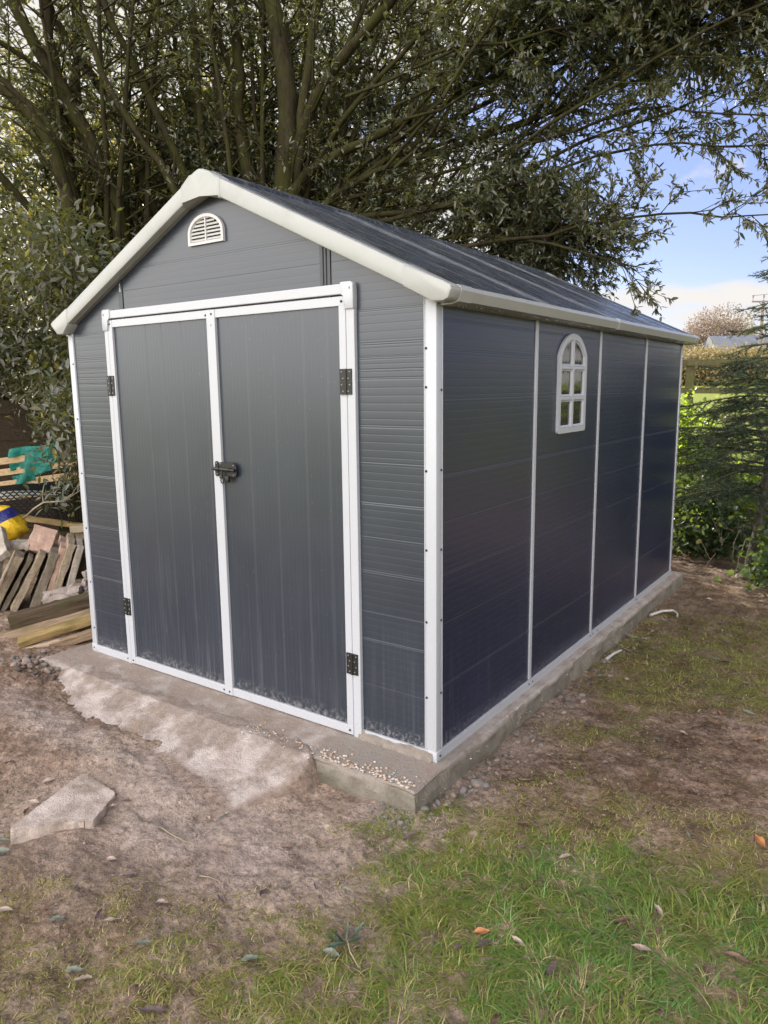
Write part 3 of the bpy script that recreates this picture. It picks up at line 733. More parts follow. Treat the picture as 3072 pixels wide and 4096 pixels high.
# right front eave corner wraps from the bargeboard into the gutter
def gutter_prof(o=0.0): return [(0.092+o, 1.817+o), (0.098+o, 1.805), (0.084+o, 1.771-o), (0.06, 1.764-o), (-0.002, 1.763-o), (-0.002, 1.776), (0.05, 1.790), (0.066, 1.824+o), (0.082, 1.824+o)]
mb = MB(); mb.prism([(-0.105, T(-0.105)-0.076), (0.02, 1.766), (0.066, 1.765), (0.086, 1.773), (0.100, 1.806), (0.094, 1.820), (0.070, T(0.07)+0.008), (-0.105, T(-0.105)+0.007)], -0.062, 0.010, bev=0.009); part(mb, 'eave_corner', M_cream, smooth=True)
def gut(y0, y1, o=0.0, name='gutter'):
    mb = MB(); mb.prism(gutter_prof(o), y0, y1); return part(mb, name, M_cream, smooth=True)
gut(0.012, 0.105, 0.003, 'eave_corner'); g1 = gut(0.107, 1.760); gut(1.761, 1.815, 0.003, 'gutter_joint'); g2 = gut(1.816, 3.530)
mb = MB(); mb.prism(gutter_prof(0.003), 3.531, 3.64, bev=0.004); part(mb, 'eave_corner', M_cream, smooth=True)
mb = MB()
mb.prism([(-2.296-x, z) for x, z in gutter_prof()], 0.034, 3.528); part(mb, 'gutter', M_cream, smooth=True)
# water drops hanging from the gutter
m, t, b, o = mat('water drop'); b.inputs['Base Color'].default_value = (0.9, 0.92, 0.95, 1); b.inputs['Roughness'].default_value = 0.03
b.inputs['Transmission Weight'].default_value = 1.0; b.inputs['IOR'].default_value = 1.33; M_drop = m
mb = MB(); y = 0.02
while y < 3.5:
    x = rnd.uniform(0.03, 0.085); rr_ = rnd.uniform(0.0022, 0.0042)
    mb.dome((x, y, 1.7625), (0, 0, -1), rr_, rr_*1.4); y += rnd.uniform(0.006, 0.03)
dr_ = mb.build('water_drops', M_drop, g1, True); dr_['kind'] = 'stuff'

# ------------------------------------------------------------------ concrete base
def conc_mat(name, top, dark, damp_x=None):
    m, t, b, o = mat(name); c = objco(t); s = N(t, 'ShaderNodeSeparateXYZ'); L(t, c, s.inputs[0])
    n = noise(t, 9, 9, 0.7, c); v = ramp(t, [(0.30, dark), (0.66, top)]); L(t, n, v.inputs[0]); col = v.outputs[0]
    if damp_x is not None:
        e = math_(t, 'ADD', s.outputs[0], math_(t, 'MULTIPLY', noise(t, 6, 5, 0.6, c), 0.22))
        k = ramp(t, [(0.5, (0, 0, 0)), (0.53, (1, 1, 1))]); L(t, math_(t, 'ADD', e, 0.5-(damp_x+0.11)), k.inputs[0])
        # the damp patch is the newer mortar at the front right corner
        yk = N(t, 'ShaderNodeMapRange'); yk.inputs[1].default_value = 0.35; yk.inputs[2].default_value = 0.15; L(t, s.outputs[1], yk.inputs[0])
        col = mixc(t, math_(t, 'MULTIPLY', math_(t, 'MULTIPLY', k.outputs[0], 0.85), yk.outputs[0]), col, (0.24, 0.205, 0.182))
        br = ramp(t, [(0.50, (0, 0, 0)), (0.62, (1, 1, 1))]); ml = N(t, 'ShaderNodeMapRange'); ml.inputs[1].default_value = -0.45; ml.inputs[2].default_value = -0.75; ml.inputs[4].default_value = 0.13; L(t, s.outputs[0], ml.inputs[0]); L(t, math_(t, 'ADD', noise(t, 5.0, 7, 0.72, c), ml.outputs[0]), br.inputs[0])
        col = mixc(t, math_(t, 'MULTIPLY', br.outputs[0], 0.8), col, mixc(t, noise(t, 40, 5, 0.7, c), (0.13, 0.09, 0.068), (0.36, 0.28, 0.235)))
        # damp sides of the cast edge
        sd_ = N(t, 'ShaderNodeMapRange'); sd_.inputs[1].default_value = -0.010; sd_.inputs[2].default_value = -0.03; L(t, s.outputs[2], sd_.inputs[0])
        gr = ramp(t, [(0.35, (0.12, 0.105, 0.082)), (0.65, (0.235, 0.21, 0.175))]); L(t, noise(t, 5, 8, 0.7, c), gr.inputs[0])
        col = mixc(t, sd_.outputs[0], col, gr.outputs[0])
    L(t, col, b.inputs['Base Color']); b.inputs['Roughness'].default_value = 0.88
    pit = ramp(t, [(0.36, (0, 0, 0)), (0.44, (1, 1, 1))]); L(t, noise(t, 70, 3, 0.6, c), pit.inputs[0])
    h = math_(t, 'ADD', math_(t, 'ADD', noise(t, 24, 8, 0.72, c), math_(t, 'MULTIPLY', noise(t, 220, 3, 0.6, c), 0.35)), math_(t, 'MULTIPLY', pit.outputs[0], 0.25))
    bump(t, b, h, 0.8, 0.010)
    return m
M_slab = conc_mat('rough cast concrete', (0.44, 0.39, 0.365), (0.26, 0.22, 0.20), -0.50)
def loop_pts(x0, x1, y0, y1, st, rad=0.012):
    pts = []
    def seg(a, b):
        n = max(1, int(math.dist(a, b)/st)); return [(a[0]+(b[0]-a[0])*i/n, a[1]+(b[1]-a[1])*i/n) for i in range(n)]
    c = [(x0, y0), (x1, y0), (x1, y1), (x0, y1)]
    for i in range(4): pts += seg(c[i], c[(i+1) % 4])
    return pts
lp = loop_pts(-2.44, 0.060, -0.245, 3.67, 0.018)
cx, cy = -1.19, 1.71
rings = [(-0.034, 0.0006), (-0.014, -0.0022), (-0.004, -0.008), (0.0, -0.020), (0.002, -0.05), (0.004, -0.09), (0.006, -0.22)]
V = []; F = []; n = len(lp)
for k, (o_, z) in enumerate(rings):
    for i, (x, y) in enumerate(lp):
        nx = -1 if x <= -2.4399 else (1 if x >= 0.0599 else 0); ny = -1 if y <= -0.2449 else (1 if y >= 3.6699 else 0)
        jit = (float(fbm(np.array([x*1.0+y*1.3]), np.array([0.35+0.3*max(0, k-3)]), 9, 4)[0])-0.5)*(0.0, 0.008, 0.016, 0.020, 0.022, 0.026, 0.030)[k]
        wob = 0 if k == 0 else (float(vnoise(np.array([(x-y)*5.0]), np.array([2.2]))[0])-0.5)*(0.0, 0.004, 0.010, 0.012, 0.012, 0.012, 0.012)[k]
        chip = -0.02*max(0, float(vnoise(np.array([(x+y)*7]), np.array([8.8]))[0])-0.70)/0.3 if k == 3 else 0
        V.append((x+nx*(o_+jit+wob+chip), y+ny*(o_+jit+wob+chip), z+(0.004*(float(vnoise(np.array([x*30]), np.array([y*30]))[0])-0.5) if k else 0)))
for k in range(len(rings)-1):
    for i in range(n): F.append((k*n+i, (k+1)*n+i, (k+1)*n+(i+1) % n, k*n+(i+1) % n))
q0 = len(V); V += [(-2.406, -0.211, 0.0006), (0.026, -0.211, 0.0006), (0.026, 3.636, 0.0006), (-2.406, 3.636, 0.0006)]; F.append((q0, q0+1, q0+2, q0+3))
me = bpy.data.meshes.new('concrete_base'); me.from_pydata(V, [], F)
bm = bmesh.new(); bm.from_mesh(me); bmesh.ops.recalc_face_normals(bm, faces=bm.faces[:]); bm.to_mesh(me); bm.free()
slab = tag(link('concrete_slab', me, M_slab), 'low grey concrete base slab under the shed with rough cast edges', 'concrete base')

def rock_mesh(name, seed, sub=2, flat=0.7, rough=0.22):
    bm = bmesh.new(); bmesh.ops.create_icosphere(bm, subdivisions=sub, radius=1.0)
    rs = random.Random(seed); ax = [Vector((rs.gauss(0, 1), rs.gauss(0, 1), rs.gauss(0, 1))).normalized() for _ in range(9)]; dd = [rs.uniform(0.55, 0.95) for _ in ax]
    for v in bm.verts:
        p_ = v.co.copy()
        for a, d in zip(ax, dd):
            q = p_.dot(a)
            if q > d: p_ -= a*(q-d)*0.9
        p_ *= 1+rough*(float(fbm(np.array([p_.x*1.0+seed]), np.array([p_.y+p_.z*1.3]), 2.2, 3)[0])-0.5)
        v.co = Vector((p_.x, p_.y*0.85, p_.z*flat))
    me = bpy.data.meshes.new(name); bm.to_mesh(me); bm.free(); return me
# exposed gravel along the front edge of the slab
def agg_mat():
    m, t, b, o = mat('exposed flint gravel'); a = N(t, 'ShaderNodeAttribute', _attribute_name='tint'); s = N(t, 'ShaderNodeSeparateColor'); L(t, a.outputs['Color'], s.inputs[0])
    v = ramp(t, [(0.0, (0.40, 0.36, 0.33)), (0.35, (0.46, 0.36, 0.28)), (0.55, (0.42, 0.23, 0.13)), (0.75, (0.34, 0.29, 0.27)), (1.0, (0.58, 0.54, 0.50))]); L(t, s.outputs[0], v.inputs[0])
    L(t, v.outputs[0], b.inputs['Base Color']); b.inputs['Roughness'].default_value = 0.5; return m
M_agg = agg_mat()
def many_rocks(name, spots, m, parent=None, seed=1):
    base = [rock_mesh('r', 40+k, 1) for k in range(4)]
    co = []; fc = []
    for b_ in base:
        c = np.zeros(len(b_.vertices)*3); b_.vertices.foreach_get('co', c); co.append(c.reshape(-1, 3)); fc.append(np.array([p_.vertices[:] for p_ in b_.polygons])); bpy.data.meshes.remove(b_)
    VV = []; FF = []; A = []; off = 0; rs = np.random.default_rng(seed)
    for (x, y, z, s) in spots:
        k = rs.integers(4); th = rs.random()*6.28; c = co[k]*np.array([s, s*rs.uniform(.6, 1), s*rs.uniform(.5, .8)])
        VV.append(np.stack([c[:, 0]*math.cos(th)-c[:, 1]*math.sin(th)+x, c[:, 0]*math.sin(th)+c[:, 1]*math.cos(th)+y, c[:, 2]+z], 1))
        FF.append(fc[k]+off); off += len(c); A.append(np.full(len(c), rs.random()))
    return link(name, mesh_np(name, np.concatenate(VV), [np.concatenate(FF)], {'tint': np.concatenate(A)}, False), m, parent)
sp = []
for _ in range(190):
    x = rnd.uniform(-0.43, 0.035); y = -0.232+abs(rnd.gauss(0, 0.035)); sp.append((x, y, 0.0025, rnd.uniform(0.0045, 0.0110)))
for _ in range(80):
    sp.append((rnd.uniform(-0.85, -0.42), rnd.gauss(-0.21, 0.03), 0.004, rnd.uniform(0.004, 0.008)))
for _ in range(70):
    sp.append((0.062+rnd.gauss(0, 0.004), rnd.uniform(-0.2, 2.4), rnd.uniform(-0.10, -0.03), rnd.uniform(0.003, 0.007)))
o = many_rocks('exposed_gravel', sp, M_agg, slab); o['kind'] = 'stuff'

# concrete ramp in front of the doors
def ramp_mat():
    m, t, b, o = mat('dusty pale cement'); c = objco(t); s = N(t, 'ShaderNodeSeparateXYZ'); L(t, c, s.inputs[0])
    v = ramp(t, [(0.30, (0.32, 0.26, 0.24)), (0.66, (0.52, 0.45, 0.425))]); L(t, noise(t, 8, 9, 0.72, c), v.inputs[0]); col = v.outputs[0]
    # trodden mud, mostly along the top by the doors
    nearwall = N(t, 'ShaderNodeMapRange'); nearwall.inputs[1].default_value = -0.50; nearwall.inputs[2].default_value = -0.18; nearwall.inputs[4].default_value = 0.13; L(t, s.outputs[1], nearwall.inputs[0])
    k = ramp(t, [(0.50, (0, 0, 0)), (0.60, (1, 1, 1))]); L(t, math_(t, 'ADD', noise(t, 3.6, 7, 0.68, c), nearwall.outputs[0]), k.inputs[0])
    br = ramp(t, [(0.35, (0.16, 0.115, 0.09)), (0.65, (0.30, 0.235, 0.20))]); L(t, noise(t, 22, 6, 0.7, c), br.inputs[0])
    col = mixc(t, math_(t, 'MULTIPLY', k.outputs[0], 0.8), col, br.outputs[0])
    oc = ramp(t, [(0.60, (0, 0, 0)), (0.70, (1, 1, 1))]); L(t, noise(t, 2.7, 4, 0.6, objco(t, (1.3, 1.3, 1))), oc.inputs[0])
    col = mixc(t, math_(t, 'MULTIPLY', oc.outputs[0], 0.45), col, (0.36, 0.25, 0.155))
    at = N(t, 'ShaderNodeAttribute', _attribute_name='mask')
    so = ramp(t, [(0.35, (0.15, 0.10, 0.078)), (0.65, (0.34, 0.26, 0.215))]); L(t, noise(t, 40, 6, 0.7, c), so.inputs[0])
    ek = ramp(t, [(0.70, (0, 0, 0)), (0.90, (1, 1, 1))]); L(t, math_(t, 'ADD', math_(t, 'MULTIPLY', at.outputs['Fac'], 0.62), math_(t, 'MULTIPLY', noise(t, 9, 7, 0.72, c), 0.62)), ek.inputs[0])
    col = mixc(t, ek.outputs[0], col, so.outputs[0])
    L(t, col, b.inputs['Base Color']); b.inputs['Roughness'].default_value = 0.9
    h = math_(t, 'ADD', math_(t, 'MULTIPLY', noise(t, 44, 8, 0.75, c), 1.0), math_(t, 'MULTIPLY', noise(t, 200, 3, 0.6, c), 0.5))
    bump(t, b, h, 0.9, 0.011); return m
M_ramp = ramp_mat()
xr = np.arange(-2.28, -0.24, 0.009); yr = np.arange(-0.86, -0.03, 0.008)
X, Y = np.meshgrid(xr, yr, indexing='ij')
front = np.interp(X, [-2.3, -2.18, -1.67, -1.40, -0.92, -0.72, -0.55, -0.45, -0.2], [-0.36, -0.44, -0.535, -0.535, -0.545, -0.585, -0.62, -0.60, -0.58])
front = front+0.06*(fbm(X, X*0+1.7, 5, 4)-0.5)
edge_y = -0.25
s_ = np.clip((edge_y-Y)/(edge_y-front), 0, 1.7)
hz = 0.008-(0.100-0.028*sstep(-0.45, -1.0, X))*(1-(1-np.minimum(s_, 1))**1.45)
hz = np.where(Y > edge_y, 0.006-0.010*sstep(-0.25, -0.10, Y), hz)+0.007*(fbm(X+2, Y+5, 12, 4, .6)-0.5)
right = np.interp(Y, [-0.70, -0.61, -0.50, -0.41, -0.32, -0.25, -0.20, -0.12, -0.03], [-0.58, -0.535, -0.485, -0.43, -0.395, -0.405, -0.45, -0.54, -0.60])
right = right+0.02*(fbm(Y, Y*0, 11, 3)-0.5)
hz = hz-0.13*sstep(-0.035, 0.035, X-right)
lft = -2.12-0.25*(Y+0.5)
hz = hz-0.12*sstep(-0.06, 0.22, lft-X)
hz = hz-0.07*np.clip(s_-1, 0, 1)
up_ = sstep(0.0, 0.6, s_)*0.75+0.25
hz = hz+((fbm(X, Y, 7, 4)-0.5)*0.006+(fbm(X+3, Y, 30, 4, .7)-0.5)*0.009)*up_
# trowel marks and trodden dents
hz = hz+0.0012*np.sin((X*0.8+Y*0.6)*80+7*fbm(X, Y, 3, 2))*sstep(0.48, 0.60, fbm(X+9, Y+2, 4, 3))
edge = np.maximum(np.maximum(sstep(0.55, 1.0, s_)*(Y < edge_y), sstep(-0.10, 0.0, X-right)), sstep(-0.25, 0.05, lft-X))
idx = np.arange(X.size).reshape(X.shape)
Fq = np.stack([idx[:-1, :-1], idx[1:, :-1], idx[1:, 1:], idx[:-1, 1:]], -1).reshape(-1, 4)
tag(link('concrete_ramp', mesh_np('concrete_ramp', np.stack([X.ravel(), Y.ravel(), hz.ravel()], 1), [Fq], {'mask': edge.ravel()}), M_ramp), 'pale pinkish cement ramp sloping down from the shed doors to the mud', 'ramp')

# broken triangular slab lying on the mud
M_frag = stone('dusty broken paving', (0.38, 0.30, 0.27), (0.66, 0.56, 0.52), (0.20, 0.15, 0.105), 0.75, 9, 0.8)
poly = [(-1.178, -0.800), (-1.10, -0.797), (-1.02, -0.800), (-0.958, -0.800), (-0.940, -0.822), (-0.905, -0.885), (-0.868, -0.962), (-0.885, -0.985), (-0.93, -1.035), (-0.98, -1.105), (-1.020, -1.180), (-1.040, -1.165), (-1.075, -1.075), (-1.11, -0.985), (-1.135, -0.915)]
def slab_poly(name, poly, z0, thick, tilt, m, parent=None, jag=0.004):
    mb = MB()
    pts = []
    for i in range(len(poly)):
        a, b_ = poly[i], poly[(i+1) % len(poly)]
        for k in range(4):
            tt = k/4; pts.append((a[0]+(b_[0]-a[0])*tt+rnd.uniform(-jag, jag), a[1]+(b_[1]-a[1])*tt+rnd.uniform(-jag, jag)))
    mb.prism(pts, -thick, 0.0, 'xy', bev=0.004)
    c = Vector((sum(p_[0] for p_ in poly)/len(poly), sum(p_[1] for p_ in poly)/len(poly), 0))
    M4 = Matrix.Translation((0, 0, z0)) @ Matrix.Translation(c) @ Matrix.Rotation(tilt[0], 4, 'X') @ Matrix.Rotation(tilt[1], 4, 'Y') @ Matrix.Translation(-c)
    for v in mb.bm.verts: v.co = M4 @ v.co
    return mb.build(name, m, parent)
tag(slab_poly('broken_slab', poly, -0.052, 0.055, (R(-2), R(3)), M_frag), 'pale triangular piece of broken paving slab lying flat on the mud', 'paving slab')

# ------------------------------------------------------------------ foliage tools
def tubes(polys, sides=6):
    """polys: list of (pts (n,3), radii (n,)) -> V, quads"""
    VV = []; QQ = []; off = 0
    ang = np.arange(sides)*2*math.pi/sides; ca = np.cos(ang); sa = np.sin(ang)
    for P, r in polys:
        P = np.asarray(P, float); r = np.asarray(r, float); n = len(P)
        d = np.gradient(P, axis=0); d /= np.linalg.norm(d, axis=1)[:, None]+1e-9
        ref = np.array([0, 0, 1.0]) if abs(d[0, 2]) < 0.9 else np.array([1.0, 0, 0])
        u = np.cross(d, ref); u /= np.linalg.norm(u, axis=1)[:, None]+1e-9; v = np.cross(d, u)
        ring = P[:, None, :]+r[:, None, None]*(u[:, None, :]*ca[None, :, None]+v[:, None, :]*sa[None, :, None])
        VV.append(ring.reshape(-1, 3))
        i = np.arange(n-1)[:, None]*sides; j = np.arange(sides)[None, :]; jn = (j+1) % sides
        QQ.append((np.stack([i+j, i+jn, i+sides+jn, i+sides+j], -1)).reshape(-1, 4)+off); off += n*sides
    return np.concatenate(VV), np.concatenate(QQ)
def leaves_mesh(name, P, D, length, width, tint, fold=0.25, droop=0.0):
    """P base points, D unit directions; one folded leaf each"""
    n = len(P)
    ref = rng.normal(size=(n, 3)); side = np.cross(D, ref); side /= np.linalg.norm(side, axis=1)[:, None]+1e-9
    # most leaves lie roughly face up
    up = np.array([0, 0, 1.0]); s2 = np.cross(D, up); s2 /= np.linalg.norm(s2, axis=1)[:, None]+1e-9
    k = rng.random(n)[:, None]*0.9; side = s2*(1-k)+side*k; side /= np.linalg.norm(side, axis=1)[:, None]+1e-9
    nrm = np.cross(side, D)
    nrm *= np.sign(nrm[:, 2:3]+1e-6)
    Ln = length[:, None]; Wd = width[:, None]
    b = P; t = P+D*Ln-nrm*Ln*droop
    l1 = P+D*Ln*0.33+side*Wd*0.5+nrm*Wd*fold; l2 = P+D*Ln*0.70+side*Wd*0.36+nrm*Wd*fold*0.7-nrm*Ln*droop*0.4
    r1 = P+D*Ln*0.33-side*Wd*0.5+nrm*Wd*fold; r2 = P+D*Ln*0.70-side*Wd*0.36+nrm*Wd*fold*0.7-nrm*Ln*droop*0.4
    V = np.stack([b, l1, l2, t, r2, r1], 1).reshape(-1, 3)
    i = np.arange(n)[:, None]*6
    F = np.concatenate([i+np.array([[0, 3, 2, 1]]), i+np.array([[0, 5, 4, 3]])])
    return mesh_np(name, V, [F], {'tint': np.repeat(tint, 6)}, False)
def unit(v): return v/(np.linalg.norm(v)+1e-9)
def bend(p0, d0, ln, n, curl, jit):
    """wandering branch; curl is added to the direction per unit length"""
    P = [p0]; d = unit(d0); st = ln/n
    for i in range(n):
        d = unit(d+np.array(curl)*st+rng.normal(size=3)*jit); P.append(P[-1]+d*st)
    return np.array(P), d

STEMS = [
('A',0.098,0.05,[(-3.91,3.49,3.38),(-3.88,3.55,3.94),(-3.88,3.59,4.46),(-3.96,3.57,4.85),(-4.02,3.55,5.24),(-4.21,3.5,6.59),(-4.4,3.45,8.2)]),
('A',0.046,0.022,[(-3.75,3.5,3.47),(-3.68,3.54,4.11),(-3.61,3.58,4.6),(-3.51,3.64,5.13),(-3.32,3.75,6.2),(-3.14,3.85,7.48)]),
('A',0.056,0.029,[(-3.85,3.55,3.5),(-3.71,3.51,3.9),(-3.42,3.51,4.37),(-3.15,3.56,4.56),(-2.74,3.62,4.83),(-1.91,3.76,5.47),(-1.08,3.89,6.31)]),
('A',0.046,0.013,[(-3.8,3.46,3.47),(-3.75,3.46,3.57),(-3.53,3.52,3.63),(-3.17,3.61,3.69),(-2.81,3.69,3.84),(-2.23,3.82,4.0),(-1.64,3.91,4.16),(-1.05,3.98,4.35),(-0.35,4.06,4.66),(0.36,4.13,5.12)]),
('A',0.069,0.03,[(-4.47,3.62,3.51),(-4.5,3.62,3.61),(-4.62,3.63,4.1),(-4.69,3.67,4.54),(-4.7,3.76,4.97),(-4.83,3.78,5.55),(-5.05,3.83,6.63),(-5.27,3.88,7.9)]),
('A',0.034,0.023,[(-4.69,3.67,4.54),(-4.94,3.72,5.07),(-5.19,3.8,5.66),(-5.57,3.92,6.68),(-5.95,4.04,7.9)]),
('A',0.022,0.013,[(-4.12,2.98,3.42),(-4.2,3.0,3.98),(-4.27,3.01,4.41),(-4.34,3.02,4.88),(-4.37,3.03,5.14),(-4.46,3.07,5.96),(-4.54,3.11,6.93)]),
('A',0.034,0.022,[(-4.74,3.21,3.68),(-4.83,3.28,4.32),(-4.91,3.33,4.84),(-5.0,3.39,5.45),(-5.15,3.49,6.54),(-5.3,3.59,7.82)]),
('A',0.038,0.026,[(-4.82,3.02,3.65),(-4.92,2.87,4.04),(-4.96,2.78,4.32),(-5.07,2.63,4.59),(-5.16,2.45,5.03),(-5.34,2.08,6.04),(-5.53,1.71,7.26)]),
('A',0.034,0.017,[(-4.61,2.74,3.39),(-4.92,2.47,4.0),(-5.07,2.33,4.37),(-5.16,2.23,4.76),(-5.22,2.16,5.05),(-5.37,1.99,5.89),(-5.53,1.81,6.9)]),
('A',0.05,0.026,[(-5.59,3.1,3.63),(-5.65,3.04,4.04),(-5.75,2.96,4.35),(-5.93,2.8,4.78),(-6.1,2.65,4.97),(-6.23,2.53,5.47),(-6.48,2.29,6.51),(-6.73,2.06,7.75)]),
('B',0.077,0.041,[(-5.45,2.64,3.36),(-5.5,2.6,3.55),(-5.63,2.49,3.96),(-5.75,2.38,4.37),(-5.82,2.31,4.6),(-5.92,2.21,4.71),(-6.07,2.08,5.14),(-6.36,1.8,6.16),(-6.66,1.51,7.37)]),
('B',0.043,0.028,[(-6.08,2.47,4.71),(-6.12,2.46,5.07),(-6.16,2.44,5.42),(-6.27,2.39,6.51),(-6.39,2.34,7.8)]),
('B',0.07,0.035,[(-5.4,2.25,2.51),(-5.44,2.22,2.7),(-5.54,2.14,3.23),(-5.6,2.09,3.81),(-5.69,2.02,4.14),(-5.87,1.85,4.22),(-6.04,1.7,4.42),(-6.32,1.45,4.81),(-6.6,1.2,5.29)]),
('B',0.037,0.022,[(-5.59,2.2,3.5),(-5.6,2.14,3.93),(-5.78,1.95,4.23),(-5.93,1.77,4.41),(-6.19,1.48,4.77),(-6.45,1.19,5.23)]),
('B',0.028,0.018,[(-5.82,2.49,4.48),(-5.88,2.18,4.65),(-5.96,1.82,4.75),(-6.06,1.35,4.93),(-6.16,0.88,5.21)]),
('B',0.043,0.022,[(-5.81,2.28,2.82),(-5.82,2.11,3.03),(-5.83,1.89,3.3),(-5.85,1.65,3.53),(-5.88,1.28,3.92),(-5.9,0.92,4.42)]),
('B',0.056,0.031,[(-5.89,2.65,2.49),(-6.18,2.65,3.2),(-6.39,2.67,3.81),(-6.45,2.83,4.53),(-6.46,3.0,5.16),(-6.53,3.13,5.78),(-6.63,3.32,6.86),(-6.74,3.52,8.13)]),
('A',0.035,0.021,[(-4.94,3.57,3.67),(-5.31,3.61,4.37),(-5.61,3.67,4.97),(-5.87,3.86,5.88),(-6.14,4.06,6.92),(-6.41,4.27,8.16)]),
('A',0.041,0.022,[(-4.65,4.01,3.62),(-4.9,4.2,4.49),(-5.0,4.46,5.28),(-5.18,4.61,5.97),(-5.44,4.82,7.01),(-5.69,5.03,8.26)]),
('A',0.034,0.021,[(-3.86,3.81,3.53),(-3.77,3.92,4.19),(-3.59,4.09,4.81),(-3.41,4.25,5.33),(-3.09,4.53,6.33),(-2.77,4.81,7.54)]),
('A',0.025,0.007,[(-3.47,3.53,3.26),(-2.86,3.69,3.57),(-2.24,3.83,3.81),(-1.53,3.96,4.09),(-0.88,4.04,4.28),(-0.18,4.09,4.33),(0.41,4.14,4.43),(1.01,4.18,4.64)]),
('A',0.027,0.007,[(-3.51,3.51,3.31),(-3.13,3.6,3.39),(-2.57,3.72,3.55),(-1.98,3.83,3.61),(-1.3,3.93,3.71),(-0.8,3.95,3.95),(-0.46,3.94,4.13),(-0.21,3.94,4.18),(0.15,3.92,4.15),(0.65,3.9,4.17),(1.15,3.87,4.28)]),
('A',0.025,0.005,[(-3.28,3.5,3.1),(-2.43,3.7,3.05),(-1.85,3.82,3.19),(-1.48,3.89,3.3),(-1.01,3.95,3.46),(-0.47,4.01,3.57),(-0.06,4.03,3.61),(0.29,4.05,3.68),(0.63,4.07,3.81)]),
('A',0.022,0.005,[(-3.14,3.47,3.03),(-2.48,3.59,3.01),(-1.9,3.69,3.08),(-1.46,3.75,3.16),(-0.91,3.8,3.28),(-0.3,3.82,3.32),(0.08,3.79,3.18),(0.31,3.77,3.12),(0.54,3.75,3.1)]),
('A',0.022,0.005,[(-2.95,3.58,2.94),(-2.25,3.61,2.74),(-1.78,3.62,2.65),(-1.14,3.63,2.72),(-0.56,3.59,2.76),(-0.03,3.51,2.71),(0.4,3.4,2.58),(0.54,3.36,2.56),(0.68,3.32,2.56)]),
('A',0.023,0.005,[(-2.73,3.96,2.8),(-2.06,3.87,2.88),(-1.38,3.7,2.69),(-0.77,3.5,2.52),(-0.38,3.29,2.33),(-0.29,3.25,2.3),(-0.21,3.21,2.29)]),
('A',0.021,0.005,[(-3.51,3.64,3.35),(-2.78,3.65,3.67),(-2.1,3.61,3.91),(-1.49,3.51,4.1),(-1.0,3.37,4.25),(-0.45,3.21,4.49),(0.1,3.05,4.84)]),
('A',0.028,0.01,[(-3.74,3.63,3.5),(-3.26,3.65,4.05),(-2.7,3.7,4.42),(-2.18,3.74,4.68),(-1.51,3.79,5.09),(-0.84,3.83,5.65)]),
('A',0.023,0.005,[(-3.55,3.61,3.33),(-3.03,3.78,3.58),(-2.41,3.96,3.72),(-1.66,4.15,3.78),(-1.0,4.3,3.93),(-0.38,4.41,4.02),(0.09,4.48,4.03),(0.49,4.53,4.07),(0.89,4.58,4.2)]),
('A',0.021,0.005,[(-3.54,3.61,3.28),(-2.58,3.74,3.33),(-1.66,3.81,3.47),(-0.92,3.81,3.51),(-0.33,3.75,3.56),(0.15,3.66,3.38),(0.44,3.57,3.24),(0.62,3.51,3.17),(0.79,3.46,3.14)]),
]
BASE = {'A': np.array([-4.25, 3.45, -0.2]), 'B': np.array([-5.55, 2.62, -0.2])}
HUB = {'A': np.array([-4.12, 3.48, 1.3]), 'B': np.array([-5.50, 2.60, 1.2])}
